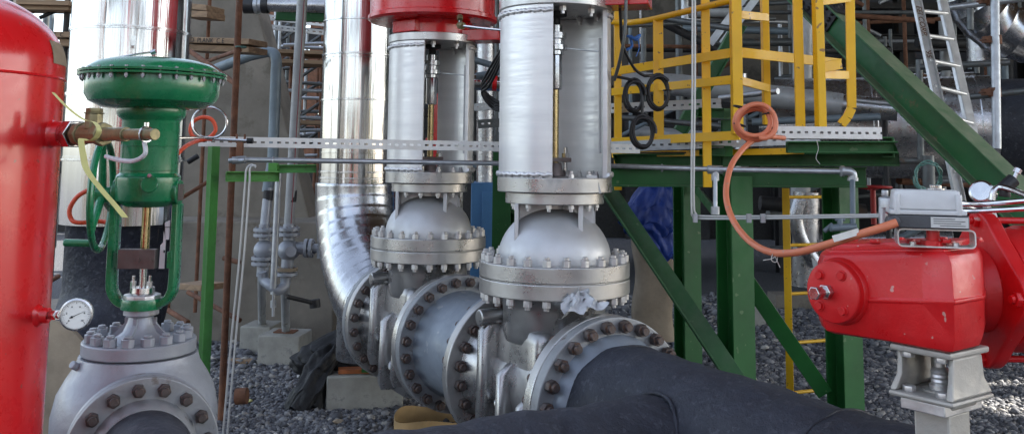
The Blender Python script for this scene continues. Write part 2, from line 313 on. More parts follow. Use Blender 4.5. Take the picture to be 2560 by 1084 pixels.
def gate_valve(loc, label, group):
    t = thing('gate_valve', label, 'gate valve', loc, RZ, group)
    b = MB()                                      # cast body
    b.lathe([(.28, -.41), (.335, -.40), (.315, -.35), (.285, -.27), (.27, -.17), (.27, .17), (.285, .27), (.315, .35), (.335, .40), (.28, .41)], (0, 0, AZ), (1, 0, 0), 72)
    body = b.build('body', 'silver_cast', t, True, smooth=50)
    b = MB().loft([superring(.16, .19, .46), superring(.2, .225, .49), superring(.225, .25, .6), superring(.225, .25, .8), superring(.23, .235, 1.1), superring(.22, .225, 1.145), superring(.19, .2, 1.165)])
    b.build('valve_chest', 'silver_cast', t, True, smooth=50)
    b = MB().lathe([(.25, 1.08), (.262, 1.12), (.262, 1.24), (.275, 1.30), (.29, 1.318)], n=64); b.build('neck', 'silver_cast', t, True, smooth=50)
    for sx, sy, z0, z1, w in ((-.2, -.265, .62, 1.16, .06), (.0, -.265, .5, .98, .05), (.17, -.25, .55, .86, .05)):
        MB().loft([superring(w*.45, .05, z0, 16, 4, sx, sy), superring(w*.6, .07, z0+.05, 16, 4, sx, sy), superring(w*.6, .06, z1-.05, 16, 4, sx, sy), superring(w*.4, .03, z1, 16, 4, sx, sy+.03)]).build('rib', 'silver_cast', t, True, smooth=50)
    MB().cyl((-.11, -.235, .76), (-.06, -.28, .78), .04, .03, 20).cyl((.06, -.235, .64), (.1, -.28, .67), .045, .035, 20).build('cast_lug', 'silver_cast', t, True, bevel=.012)
    for sx in (-.2,): MB().cyl((sx, -.2, 1.175), (sx, -.33, 1.175), .046, n=10).build('jacking_lug', 'silver_cast', t, True, bevel=.01)
    for x0, x1 in ((-.46, -.40), (.40, .46)):
        flange(t, x0, x1, 'silver')
    # bonnet joint
    jf = MB().lathe([(.26, 1.318), (.386, 1.318), (.386, 1.393), (.26, 1.393)], n=96).build('bonnet_flange', 'silver', t, True, bevel=.005)
    uf = MB().lathe([(.26, 1.397), (.386, 1.397), (.386, 1.474), (.30, 1.474), (.26, 1.474)], n=96).build('bonnet_flange', 'silver', t, True, bevel=.005)
    MB().cyl((0, 0, 1.38), (0, 0, 1.41), .372, n=72).build('gasket', 'bolt_silver', t, True)
    for k in range(24):
        a = 2*PI*(k+.5)/24; inst('bolt', nut_bon, jf, Matrix.Translation((.358*math.cos(a), .358*math.sin(a), 1.318)) @ Matrix.Rotation(random.random(), 4, 'Z'), True)
    dome = [(.292*math.cos(q), 1.474+.27*math.sin(q)) for q in [R(x) for x in range(0, 84, 6)]]
    MB().lathe([(.31, 1.47)]+[(r_, z) for r_, z in dome]+[(.02, 1.745)], n=72).build('bonnet', 'paint_silver', t, True, smooth=60)
    # stand plates under the yoke: one broad and two crossing
    ca = R(-31.7); cu = Vector((math.cos(ca), math.sin(ca), 0)); cv = Vector((-math.sin(ca), math.cos(ca), 0))
    rot = Matrix((cu, cv, Vector((0, 0, 1)))).transposed()
    b = MB().box(cu*.05+Vector((0, 0, 1.68)), (.022, .40, .17), rot); b.build('stand_plate', 'paint_silver', t, True, bevel=.003)
    MB().box(cv*.13+cu*.09+Vector((0, 0, 1.655)), (.2, .024, .22), rot).build('stand_plate', 'paint_silver', t, True, bevel=.003)
    MB().box(cv*-.19+cu*.03+Vector((0, 0, 1.65)), (.3, .02, .23), rot).build('stand_plate', 'paint_silver', t, True, bevel=.003)
    MB().box(cv*.2+cu*-.08+Vector((0, 0, 1.65)), (.2, .02, .23), rot).build('stand_plate', 'paint_silver', t, True, bevel=.003)
    MB().lathe([(.06, 1.70), (.075, 1.71), (.075, 1.765)], n=28).build('gland', 'silver', t, True)
    lp = MB().lathe([(.08, 1.763), (.255, 1.763), (.255, 1.82), (.08, 1.82)], n=80).build('lower_plate', 'silver', t, True, bevel=.004)
    for k in range(12):
        a = 2*PI*(k+.5)/12+.1; inst('bolt', nut_sml, lp, Matrix.Translation((.215*math.cos(a), .215*math.sin(a), 1.764)), True)
    MB().lathe([(.05, 1.822), (.298, 1.822), (.298, 1.896), (.05, 1.896)], n=96).build('base_plate', 'silver', t, True, bevel=.004)
    # slotted yoke tube: two windows, along the pipe both ways
    w = R(34); b = MB(); ro, ri = .292, .266
    b.arc(ri, ro, 1.896, 2.76, w, PI-w, 40); b.arc(ri, ro, 1.896, 2.76, PI+w, 2*PI-w, 40)
    b.build('yoke', 'silver_yoke', t, True, bevel=.002)
    wb = MB()                                     # weld bead round the foot and the head
    for z in (1.912, 2.73):
        for a0, a1 in ((w, PI-w), (PI+w, 2*PI-w)):
            wb = MB(); wb.tube([(ro+.002)*Vector((math.cos(a), math.sin(a), 0))+Vector((0, 0, z+.003*math.sin(a*37))) for a in [a0+(a1-a0)*k/60 for k in range(61)]], [.011+.003*math.sin(k*2.3) for k in range(61)], 8); wb.build('weld', 'silver_yoke', t, True, smooth=60)
    MB().lathe([(.04, 2.761), (.30, 2.761), (.30, 2.815), (.04, 2.815)], n=96).build('top_plate', 'silver', t, True, bevel=.004)
    for k in range(8):
        a = R(22.5+45*k); inst('bolt', nut_in, t, Matrix.Translation((.225*math.cos(a), .225*math.sin(a), 2.76)), True)
    # stem train
    MB().lathe([(.02, 1.90), (.02, 2.40)], n=20).build('stem', 'stem_brass', t, True)
    MB().lathe([(.032, 2.35), (.037, 2.355), (.037, 2.53), (.03, 2.535)], n=12).build('coupling', 'steel', t, True, bevel=.002)
    MB().lathe([(.022, 2.53), (.045, 2.535), (.045, 2.555), (.064, 2.56), (.064, 2.585), (.048, 2.59), (.048, 2.615), (.058, 2.62), (.058, 2.65), (.037, 2.655), (.037, 2.69), (.02, 2.695)], n=24).build('coupling', 'steel', t, True)
    MB().lathe([(.025, 2.68), (.025, 2.73), (.06, 2.74), (.06, 2.76)], n=24).build('stem_bushing', 'dark_steel', t, True)
    g = MB().box((0, 0, 1.985), (.06, .17, .022)).lathe([(.05, 1.90), (.035, 1.97)], n=20); g.build('gland_follower', 'block_metal', t, True, bevel=.004)
    for s in (-1, 1):
        b = MB().cyl((0, .065*s, 1.90), (0, .065*s, 2.05), .011, n=10).cyl((0, .065*s, 1.997), (0, .065*s, 2.02), .022, n=6).cyl((0, .065*s, 1.90), (0, .065*s, 1.93), .024, n=6); b.build('gland_bolt', 'steel', t, True)
    # position scale on the inside wall
    a = R(52); p = Vector((.235*math.cos(a), .235*math.sin(a), 0)); q = Vector((.2*math.cos(a), .2*math.sin(a), 0))
    MB().box(p+Vector((0, 0, 2.32)), (.012, .03, .6), a).build('position_scale', 'white', t, True, bevel=.002)
    MB().sweep(Vector((0, 0, 2.575)), p+Vector((0, 0, 2.55)), Bsec(.02, .006)).build('pointer_arm', 'galv', t, True)
    # red power actuator above
    MB().lathe([(.15, 2.817), (.262, 2.817), (.262, 2.88), (.28, 2.908)], n=72).build('actuator_adapter', 'red_tank', t, True, bevel=.003)
    x, y = math.cos(ca-R(35)), math.sin(ca-R(35))
    MB().box((.19*x, .19*y, 2.86), (.19, .21, .08), ca-R(35)).build('adapter_block', 'red_tank', t, True, bevel=.006)
    a2 = ca+R(78); MB().box((.37*math.cos(a2), .37*math.sin(a2), 2.812), (.26, .2, .075), a2).build('side_bracket', 'red_tank', t, True, bevel=.005)
    MB().lathe([(.28, 2.905), (.425, 2.912), (.444, 2.925), (.444, 2.95), (.43, 2.958), (.43, 3.6), (.38, 3.66), (.1, 3.7)], n=96).build('actuator_housing', 'red_tank', t, True, smooth=30)
    return t
v2 = gate_valve(V2, 'big silver gate valve nearest the camera with open slotted yoke tube', 'silver gate valves on the main pipeline')
v1 = dup(v2, V1, None, 'rear silver gate valve beside the shiny riser, with red actuator drum on top', 'silver gate valves on the main pipeline')
tr = thing('air_tube', 'thin steel tube screwed into the rim of the red actuator drum', 'tube', at(1150, 60, 5.85))
MB().cyl(at(1150, 40, 5.86), at(1150, 50, 5.84), .02, n=6).cyl(at(1148, 62, 5.86), at(1158, 66, 5.83), .026, n=6).build('fitting', 'brass', tr, bevel=.002)
MB().tube([at(1150, 52, 5.85), at(1152, 64, 5.84), at(1200, 70, 5.8), at(1260, 76, 5.75)], .009, 8).build('tube_run', 'steel', tr)
# sticker and white paper tag at the foot of the front yoke
tg = MB(); a = R(-31.7+42); c0 = V2+Matrix.Rotation(RZ, 3, 'Z') @ Vector((.3*math.cos(a), .3*math.sin(a), 0))
pp = at(1480, 452, 4.63)
tg.loft([[pp+Vector((dx, -.012-.004*math.sin(i), dz)) for dx, dz in ((-.03+i*.006, .03-i*.022), (.022+i*.006, .026-i*.022))]+[pp+Vector((dx, -.010-.004*math.sin(i), dz)) for dx, dz in ((.022+i*.006, .026-i*.022), (-.03+i*.006, .03-i*.022))] for i in range(5)])
tag(tg.build('paper_tag', 'sticker'), 'small curled paper tag stuck at the foot of the front silver yoke', 'tag')

def bolts_on(flange_obj, root, x, n=24, mesh=None, r=.375, ph=.1309):
    for k in range(n):
        a = 2*PI*k/n+ph
        m = Matrix.Translation((x, r*math.cos(a), AZ+r*math.sin(a))) @ Matrix.Rotation(PI/2, 4, 'Y') @ Matrix.Rotation(random.random(), 4, 'Z')
        inst('bolt', mesh or nut_big, flange_obj, m, True)
# studs belong to the valves' flanges seen from their face side
def local_pt(V, x, y=0, z=AZ): return V+NV*x+TV*y+Vector((0, 0, z))
# spool between the valves
L12 = (V2-V1).length
sp = thing('pipe_spool', 'short blue-grey pipe spool with two bolted flanges between the silver valves', 'pipe', V1+NV*(L12/2), RZ)
h = L12/2-.465
MB().lathe([(.3, -h), (.335, -h+.02), (.312, -h+.09), (.305, -h+.13), (.305, h-.13), (.312, h-.09), (.335, h-.02), (.3, h)], (0, 0, AZ), (1, 0, 0), 72).build('barrel', 'grey_blue', sp, True, smooth=50)
fa = flange(sp, -h, -h+.058, 'grey_flange'); fb = flange(sp, h-.058, h, 'grey_blue')
bolts_on(fa, sp, -h-.063); bolts_on(fb, sp, h-.055)
# black main pipe leaving the front valve
bp = thing('black_pipe', 'thick black coated pipe with a branch running toward the camera from the front silver valve', 'pipe', V2+NV*.6, RZ)
ff = flange(bp, .465-.6, .525-.6, 'grey_flange', ri=.29)
MB().lathe([(.29, .52-.6), (.335, .525-.6), (.322, .57-.6), (.30, .60-.6)], (0, 0, AZ), (1, 0, 0), 72).build('flange_hub', 'grey_blue', bp, True, smooth=50)
bolts_on(ff, bp, .41-.6)
rings = []; b = MB()
for i in range(70):
    x = -.045+i*.045; wob = .004*math.sin(x*9)+.003*math.sin(x*31)
    rings.append([Vector((x, (.305+wob+.004*math.sin(3*q+x*7)+.0022*math.sin(11*q+x*23))*math.cos(q), AZ+(.305+wob+.004*math.sin(3*q+x*7)+.0022*math.sin(11*q+x*23))*math.sin(q))) for q in [2*PI*k/64 for k in range(64)]])
b.loft(rings).build('pipe_run', 'black', bp, True, smooth=80)
XB = .54
rings = []
for i in range(160):
    y = -.1-i*.0225; rb = .222+.004*math.sin(y*13)+.003*math.sin(y*37)
    rings.append([Vector((XB-.0+(rb+.003*math.sin(5*q+y*9))*math.cos(q), y, AZ+(rb+.003*math.sin(5*q+y*9))*math.sin(q))) for q in [2*PI*k/56 for k in range(56)]])
MB().loft(rings).build('branch_pipe', 'black', bp, True, smooth=80)
rb = .226; MB().tube([Vector((XB+rb*math.cos(q), -math.sqrt(.308**2-(rb*math.sin(q))**2)-.002, AZ+rb*math.sin(q))) for q in [2*PI*k/90 for k in range(90)]], [.009+.0025*math.sin(k*1.7) for k in range(90)], 8, True).build('weld_bead', 'black', bp, True, smooth=60)
for xw in (.06, 1.25): MB().tube([Vector((xw+.003*math.sin(k), .307*math.cos(2*PI*k/90), AZ+.307*math.sin(2*PI*k/90))) for k in range(90)], .006, 8, True).build('weld_bead', 'black', bp, True, smooth=60)
# aluminium clad riser with elbow into the rear valve
rt = thing('clad_riser_pipe', 'shiny aluminium clad riser pipe bending down into the rear silver valve', 'pipe', V1-NV*1.4, RZ)
o = -1.4; re_ = .93; xs = .48
f1 = flange(rt, -.52+1.4, -.465+1.4, 'grey_flange')
bolts_on(f1, rt, -.518+1.4)
MB().lathe([(.3, -.52+1.4), (.33, -.54+1.4), (.3, -.7+1.4)], (0, 0, AZ), (1, 0, 0), 64).build('pipe_end', 'black', rt, True, smooth=50)
x0 = 1.4-.56
cen = Vector((x0, 0, AZ+re_)); b = MB(); rings = []
for i in range(0, 97):
    q = R(90)*i/96; c = cen+Vector((-math.sin(q)*re_, 0, -math.cos(q)*re_)); rad = Vector((-math.sin(q), 0, -math.cos(q)))
    saw = (i % 8)/8; rr = .318+.004*saw
    rings.append([c+rad*(rr*math.cos(2*PI*k/64))+Vector((0, 1, 0))*(rr*math.sin(2*PI*k/64)) for k in range(64)])
b.loft(rings).build('elbow_cladding', 'alu_bend', rt, True, smooth=30)
xe = x0-re_; zt = AZ+re_
b = MB(); z = zt; k = 0
segs = [zt, zt+.02, 2.03, 2.80, 3.55, 4.6]
prof = []
for z0, z1 in zip(segs[:-1], segs[1:]): prof += [(.294, z0+.001), (.294, z1-.012), (.299, z1-.010), (.299, z1)]
b.lathe(prof, (xe, 0, 0), n=96).build('riser_cladding', 'alu', rt, True, smooth=25)
for z in (zt+.04, zt+.09, 2.82, 3.1, 2.45): MB().lathe([(.296, z-.008), (.302, z-.006), (.302, z+.006), (.296, z+.008)], (xe, 0, 0), n=72).build('band', 'steel', rt, True)
MB().lathe([(.2, .44), (.205, .45), (.205, AZ+.25)], (xe+.28, 0, 0), n=64).build('trunnion_cladding', 'alu_dull', rt, True)
# milky plastic sheet caught under the bonnet flange
b = MB(); g0 = at(1455, 745, 4.42); rows = []
for i in range(9):
    row = []
    for j in range(13):
        u = j/12; v = i/8
        px = 1405+u*118*(.35+.65*v)+(0 if v > .3 else 10)+6*math.sin(i*2+j); py = 727+v*62+8*math.sin(j*1.3+i)-u*(1-v)*6-u*v*26
        row.append(at(px, py, 4.47-.12*v+.018*math.sin(i*1.7+j*2.1)))
    rows.append(row)
vs = [p for r_ in rows for p in r_]; vs2 = [p+Vector((0, .003, 0)) for p in vs]; n = len(vs); fs = []
for i in range(8):
    for j in range(12): q = i*13+j; fs += [(q, q+1, q+14, q+13), (n+q, n+q+13, n+q+14, n+q+1)]
b.add(vs+vs2, fs); tag(b.build('plastic_sheet', 'film', smooth=80), 'crumpled milky plastic sheet draped between bonnet flange and pipe flange of the front valve', 'plastic sheet')
# ------------------------------------------------------------------ red tank, relief valve, gauge (left foreground)
tc_ = at(-196, 500, 2.55); TX, TY, TR = tc_.x, tc_.y, .335
tk = thing('red_tank', 'tall glossy red pressure vessel with domed top at the left edge', 'tank', (TX, TY, 0))
zs = zat(TX, TY, 158)
prof = [(TR, -.4+.2), (TR, zs)]+[(TR*math.cos(q), zs+TR*.66*math.sin(q)) for q in [R(x) for x in range(4, 88, 5)]]+[(.005, zs+TR*.66)]
MB().lathe(prof, (TX, TY, 0), n=128).build('shell', 'red_tank', tk, smooth=60)
MB().torus((TX, TY, zs-.035), (0, 0, 1), TR+.0005, .004, 96, 8).build('weld_seam', 'red_tank', tk)
def radial(py, ang): z = zat(TX+TR*math.cos(ang), TY+TR*math.sin(ang), py); return z, Vector((math.cos(ang), math.sin(ang), 0))
zn, dn = radial(335, R(4)); c = Vector((TX, TY, zn))
MB().lathe([(.06, TR-.03), (.038, TR+.002), (.035, TR+.006), (.035, TR+.03), (.031, TR+.033)], c, dn, 32).build('nozzle', 'red_tank', tk, bevel=.002)
zg, dg = radial(787, R(2)); cg = Vector((TX, TY, zg))
MB().lathe([(.045, TR-.02), (.027, TR+.006), (.021, TR+.01), (.021, TR+.028), (.018, TR+.03)], cg, dg, 28).build('nozzle', 'red_tank', tk, bevel=.002)
# pale worn patch with identification on the shell
b = MB(); a0 = R(-20)
z1 = zat(TX+TR, TY, 100); z2 = zat(TX+TR, TY, 158)
vsr = [[Vector((TX+(TR+.0025)*math.cos(a), TY+(TR+.0025)*math.sin(a), z2+.0*k)) for k in (0,)][0] for a in []]
rows = []
for i in range(7):
    z = z2+(z1-z2)*i/6; zz = max(0, z-zs)/(TR*.66); rr = TR*math.sqrt(max(0, 1-zz*zz))+.002
    rows.append([Vector((TX+rr*math.cos(a), TY+rr*math.sin(a), z)) for a in [R(0+j*4.5) for j in range(7)]])
vs = [p for r_ in rows for p in r_]; b.add(vs, [(i*7+j, i*7+j+1, i*7+j+8, i*7+j+7) for i in range(6) for j in range(6)]); b.build('tape_patch', 'tan_dull', tk)
# relief valve
p0 = c+dn*(TR+.032); ux = (at(388, 336, 2.32)-p0).normalized(); side, _, _ = basis(ux); P = lambda s_: p0+ux*s_
rv = thing('relief_valve', 'brass relief valve with capped top screwed into the side of the red tank', 'valve', p0)
ln = (at(388, 336, 2.32)-p0).length; q = ln/.24
MB().cyl(P(.0), P(.014*q), .034, n=32).cyl(P(.014*q), P(.036*q), .041, n=6).build('union_nut', 'steel', rv, bevel=.003)
MB().cyl(P(.03*q), P(.042*q), .022, n=20).cyl(P(.042*q), P(.056*q), .033, n=8).cyl(P(.052*q), P(.098*q), .027, .024, 16).cyl(P(.098*q), P(.112*q), .032, n=8).build('valve_body', 'brass', rv, bevel=.003)
MB().cyl(P(.098*q), P(.15*q), .02, .0165, 24).cyl(P(.15*q), P(.17*q), .019, n=24).build('outlet_body', 'brass', rv, bevel=.002)
MB().cyl(P(.17*q), P(.24*q), .0145, n=24).build('outlet_pipe', 'brass', rv, bevel=.001)
pc = P(.082*q); up = Vector((0, 0, 1)); MB().cyl(pc+up*.015, pc+up*.055, .024, n=8).cyl(pc+up*.055, pc+up*.058, .026, n=16).cyl(pc+up*.058, pc+up*.07, .022, n=6).build('cap', 'brass', rv, bevel=.002)
MB().torus(P(.218*q), ux, .019, .003, 24, 6).cyl(P(.218*q)+up*.02, P(.218*q)+up*.03, .006, n=8).build('clamp', 'steel', rv)
b = MB(); cc = P(.21*q)-up*.03; b.tube(spline([P(.215*q)-up*.02, P(.218*q)-up*.05, P(.19*q)-up*.068, P(.15*q)-up*.066, P(.12*q)-up*.058], 5), .006, 8); b.build('clear_tube', 'film', rv)
# yellow strap
st = MB(); pts = [at(132, 236, 2.25), at(170, 275, 2.24), at(208, 303, 2.235), at(235, 310, 2.23), at(247, 328, 2.2), at(240, 348, 2.21), at(222, 357, 2.22), at(203, 352, 2.22), at(207, 390, 2.22), at(217, 430, 2.22), at(250, 475, 2.22), at(285, 515, 2.22), at(312, 548, 2.22)]
pts = spline(pts, 6)
b = MB(); b.loft([[p+Vector((dx, dy, dz)) for dx, dy, dz in ((-.004-.004*min(1, i/50), 0, .005), (.004+.004*min(1, i/50), 0, .004), (.004+.004*min(1, i/50), .0015, .004), (-.004-.004*min(1, i/50), .0015, .005))] for i, p in enumerate(pts)])
tag(b.build('yellow_strap', 'tie', smooth=60), 'frayed pale yellow strap looped round the brass relief valve and hanging down', 'strap')
# gauge
gp = cg+dg*(TR+.028); gc = at(191, 785, 2.40); ga = thing('pressure_gauge', 'round steel pressure gauge with white dial low on the red tank', 'gauge', gp)
gd = (gc-gp); MB().cyl(gp, gp+gd*.45, .010, n=16).cyl(gp+gd*.15, gp+gd*.35, .014, n=6).build('connector', 'steel', ga, bevel=.001)
nrm = (CAMP-gc); nrm = Vector((nrm.x*.4+.05, nrm.y, .02)).normalized(); gx, gy, gz = basis(nrm); gx = -gx if gx.x < 0 else gx; gy = gz.cross(gx)
GR = .0365*2.40/2.3
MB().lathe([(GR*.9, -.028), (GR*.98, -.022), (GR*.98, -.003), (GR*1.06, .0), (GR*1.06, .005), (GR*.94, .007), (GR*.92, .002), (GR*.5, .001)], gc, nrm, 56).build('case', 'steel', ga, smooth=30)
MB().cyl(gc+nrm*.0015, gc+nrm*.0025, GR*.92, n=48).build('dial', 'face', ga)
b = MB()
for k in range(31):
    a = R(225-270*k/30); ro = GR*.84; ri = GR*(.70 if k % 5 == 0 else .78); w = .0006 if k % 5 == 0 else .0003; u = gx*math.cos(a)+gy*math.sin(a); v = gz.cross(u)
    b.add([gc+nrm*.003+u*ri+v*w, gc+nrm*.003+u*ro+v*w, gc+nrm*.003+u*ro-v*w, gc+nrm*.003+u*ri-v*w], [(0, 1, 2, 3)])
b.build('scale_marks', 'ink', ga)
a = R(25); u = gx*math.cos(a)+gy*math.sin(a); v = gz.cross(u); b = MB(); o_ = gc+nrm*.0036-gx*.008*1.2-gy*.006
b.add([o_-u*.006+v*.0012, o_+u*GR*.9+v*.0002, o_+u*GR*.9-v*.0002, o_-u*.006-v*.0012], [(0, 1, 2, 3)]); b.cyl(o_-nrm*.0002, o_+nrm*.0006, .003, n=16); b.build('needle', 'ink', ga)
for k in range(6):
    a = R(225-270*k/5); pq = gc+nrm*.0031+(gx*math.cos(a)+gy*math.sin(a))*GR*.56-gx*.003-gy*.002; text('numeral', str(k*2), .0062, 'ink', ga, pq, gx, gy)
# ------------------------------------------------------------------ green control valve
D = 3.4; cb = at(348, 880, D); CX, CY = cb.x, cb.y; zz = lambda y: zat(CX, CY, y); k_ = lambda px_: px_*D/F
cv = thing('control_valve', 'grey globe control valve with green diaphragm actuator and handwheel beside the red tank', 'control valve', (CX, CY, 0))
def L_(prof, name, m, n=64, sm=35, par=None, bev=0): return MB().lathe([(k_(r), zz(y)) for r, y in prof], (CX, CY, 0), n=n).build(name, m, par or cv, smooth=sm, bevel=bev)
L_([(20, 278), (118, 270), (148, 256), (158, 238), (159, 213), (158, 196)], 'lower_case', 'green_valve')
L_([(158, 180), (156, 174), (138, 161), (104, 152), (60, 147), (5, 145)], 'upper_case', 'green_valve', sm=60)
rim = MB()
rim.lathe([(k_(152), zz(197)), (k_(175), zz(196)), (k_(176), zz(191)), (k_(152), zz(190))], (CX, CY, 0), n=72)
rim.lathe([(k_(152), zz(188.5)), (k_(175), zz(188)), (k_(176), zz(183)), (k_(152), zz(179))], (CX, CY, 0), n=72)
rimo = rim.build('case_rim', 'green_valve', cv, smooth=30)
nut_c = meshof(MB().cyl((0, 0, -.022), (0, 0, -.012), .0068, n=6).cyl((0, 0, -.027), (0, 0, -.022), .004, n=8).cyl((0, 0, .011), (0, 0, .017), .0065, n=6).cyl((0, 0, -.013), (0, 0, .012), .004, n=8), 'bolt', 'bolt_grey')
for k in range(28): a = 2*PI*k/28; inst('bolt', nut_c, rimo, Matrix.Translation((CX+k_(166)*math.cos(a), CY+k_(166)*math.sin(a), zz(190))))
L_([(78, 262), (82, 268), (82, 286), (77, 294), (70, 300), (68, 304), (68, 432), (76, 440), (60, 445)], 'spring_barrel', 'green_valve')
MB().torus((CX, CY, zz(365)), (0, 0, 1), k_(70), .0012, 64, 6).torus((CX, CY, zz(425)), (0, 0, 1), k_(70), .0012, 64, 6).build('barrel_seam', 'green_valve', cv)
# travel stop lever on top
MB().tube(spline([at(300, 143, D-.12), at(340, 136, D-.1), at(378, 131, D-.06)], 4), .0035, 8).cyl(at(378, 133, D-.06), at(390, 128, D-.06), .009, n=6).build('vent_fitting', 'steel', cv)
# yoke head: horizontal drum with end caps
yh = (zz(447)+zz(512))/2; hw = k_(80); rr = (zz(447)-zz(512))/2
MB().cyl((CX-hw, CY, yh), (CX+hw, CY, yh), rr, n=40).lathe([(k_(76), zz(440)), (k_(77), zz(452)), (k_(74), zz(500)), (k_(50), zz(516))], (CX, CY, 0), n=40).build('yoke_head', 'green_valve', cv, bevel=.004)
pl = at(375, 457, D-k_(80)); MB().lathe([(.0, 0), (.03, 0), (.03, .006), (.028, .008)], (pl.x, pl.y, yh+.03), (0, -1, .25), 24).build('name_badge', 'green_valve', cv)
MB().cyl((pl.x, pl.y+.01, yh+.055), (pl.x, pl.y-.01, yh+.062), .008, n=6).build('grease_nipple', 'steel', cv)
for s in (-1, 1): MB().box((CX+s*(hw+.002), CY, yh), (.006, .05, .06)).build('end_cap', 'dark_steel' if s < 0 else 'block_metal', cv, bevel=.002)
# U yoke
yz = lambda y: zz(y); Wd = k_(76)
def leg_pts():
    pts = [Vector((CX-Wd, CY, yz(508))), Vector((CX-Wd, CY, yz(600))), Vector((CX-Wd*1.0, CY, yz(700))), Vector((CX-Wd*.93, CY, yz(732))), Vector((CX-Wd*.7, CY, yz(754))), Vector((CX-Wd*.35, CY, yz(762))), Vector((CX, CY, yz(763)))]
    return pts+[Vector((2*CX-p.x, p.y, p.z)) for p in reversed(pts[:-1])]
pts = spline(leg_pts(), 6); rings = []
for i, p in enumerate(pts):
    t = (pts[min(i+1, len(pts)-1)]-pts[max(i-1, 0)]).normalized(); nn = Vector((0, 1, 0)).cross(t).normalized()
    rings.append([p+nn*(a*.0135)+Vector((0, b_*.034, 0)) for a, b_ in ((-1, -.7), (-.6, -1), (.6, -1), (1, -.7), (1, .7), (.6, 1), (-.6, 1), (-1, .7))])
MB().loft(rings).build('yoke', 'green_valve', cv, smooth=50)
L_([(20, 742), (48, 744), (50, 752), (48, 770), (40, 772)], 'yoke_ring', 'green_valve')
L_([(10.5, 512), (10.5, 625)], 'stem', 'stem_brass', 24)
MB().box((CX-k_(7), CY-.03, (zz(620)+zz(668))/2), (k_(88), .04, zz(620)-zz(668)), R(2)).build('stem_connector', 'block_metal', cv, bevel=.002)
for dx in (-.0, .045): p = Vector((CX+dx, CY-.052, (zz(645)))); MB().cyl(p, p+Vector((0, -.006, 0)), .007, n=6).build('connector_screw', 'block_metal', cv)
L_([(9, 668), (9, 690)], 'lower_stem', 'steel', 20)
L_([(8, 690), (9, 716), (28, 717), (29, 730), (26, 731), (26, 738)], 'packing_flange', 'steel', 32, 30)
for s in (-1, 1): MB().cyl((CX+s*k_(20), CY-.012, zz(738)), (CX+s*k_(20), CY-.012, zz(688)), .0055, n=10).cyl((CX+s*k_(20), CY-.012, zz(717)), (CX+s*k_(20), CY-.012, zz(702)), .011, n=6).build('packing_stud', 'steel', cv)
b = MB(); b.lathe([(k_(30), zz(748)), (k_(44), zz(747)), (k_(44), zz(735)), (k_(34), zz(733))], (CX, CY, 0), n=12).build('yoke_locknut', 'bolt_silver', cv, bevel=.002)
# travel indicator plate
b = MB(); ip = at(410, 600, D-.03)
b.add([], []); z_a, z_b, z_c, z_d = zz(548), zz(560), zz(610), zz(668)
xa = ip.x; rings = []
poly = [(xa+.018, z_a), (xa+.018, z_c+.02), (xa+.006, z_c+.02), (xa+.006, z_d+.0), (xa-.014, z_d), (xa-.012, z_c), (xa-.003, z_c+.01), (xa-.002, z_b+.02), (xa-.008, z_b), (xa+.004, z_a-.006)]
b.loft([[Vector((x, ip.y, z)) for x, z in poly], [Vector((x, ip.y+.003, z)) for x, z in poly]]).build('travel_scale', 'white', cv)
b = MB().box((xa+.002, ip.y-.002, zz(565)), (.05, .002, .002)).box((xa-.022, ip.y, zz(585)), (.002, .003, .045)).box((xa+.004, ip.y-.003, zz(625)), (.005, .002, .009)); b.build('travel_pointer', 'dark_steel', cv)
MB().box((xa+.024, ip.y, zz(646)), (.018, .012, .06)).build('scale_bracket', 'green_valve', cv, bevel=.002)
# bonnet, studs, flange, body
L_([(40, 772), (41, 784), (28, 790), (31, 804), (40, 826), (60, 842), (70, 848), (50, 852)], 'bonnet_neck', 'cast_grey', sm=60)
for a in (R(-90), R(0), R(180), R(-60+150)): MB().add([Vector((CX, CY, 0))+Vector((math.cos(a)*k_(r)+s*.006*-math.sin(a), math.sin(a)*k_(r)+s*.006*math.cos(a), zz(y))) for s in (-1, 1) for r, y in ((10, 792), (38, 792), (38, 806), (78, 848), (10, 848))], [(0, 1, 2, 3, 4), (9, 8, 7, 6, 5), (0, 5, 6, 1), (1, 6, 7, 2), (2, 7, 8, 3)]).build('neck_rib', 'cast_grey', cv)
bf = L_([(60, 847), (129, 845), (131, 848), (131, 874), (129, 877), (60, 878)], 'bonnet_flange', 'cast_grey', 80, 30)
nut_v = meshof(MB().cyl((0, 0, 0), (0, 0, .03), .024, n=6).cyl((0, 0, .03), (0, 0, .04), .014, n=12), 'bolt', 'cast_grey', bevel=.0025, seg=1)
for k in range(16): a = 2*PI*(k+.35)/16; inst('bolt', nut_v, bf, Matrix.Translation((CX+k_(109)*math.cos(a), CY+k_(109)*math.sin(a), zz(846))) @ Matrix.Rotation(random.random(), 4, 'Z'))
L_([(60, 879), (135, 881), (137, 888), (142, 905), (160, 935), (178, 972), (188, 1025), (188, 1080), (178, 1140), (140, 1200), (80, 1220)], 'body', 'cast_grey', 80, 60)
# side drain knob and front flange facing the camera and slightly right
kb = at(200, 920, D-.12); MB().cyl(kb, kb+Vector((-.015, -.03, .02)), .014, n=10).build('plug', 'cast_grey', cv, bevel=.003)
fn = Vector((.44, -.9, 0)).normalized(); fc = Vector((CX, CY, zz(1062)))+fn*.30
b = MB(); b.lathe([(.15, -.22), (.16, -.12), (.19, -.06), (.19, -.0)], fc, fn, 64).build('inlet_neck', 'cast_grey', cv, smooth=60)
ifl = MB().lathe([(.14, -.035), (.236, -.035), (.236, .0), (.14, .0)], fc, fn, 80).build('inlet_flange', 'cast_grey', cv, bevel=.004)
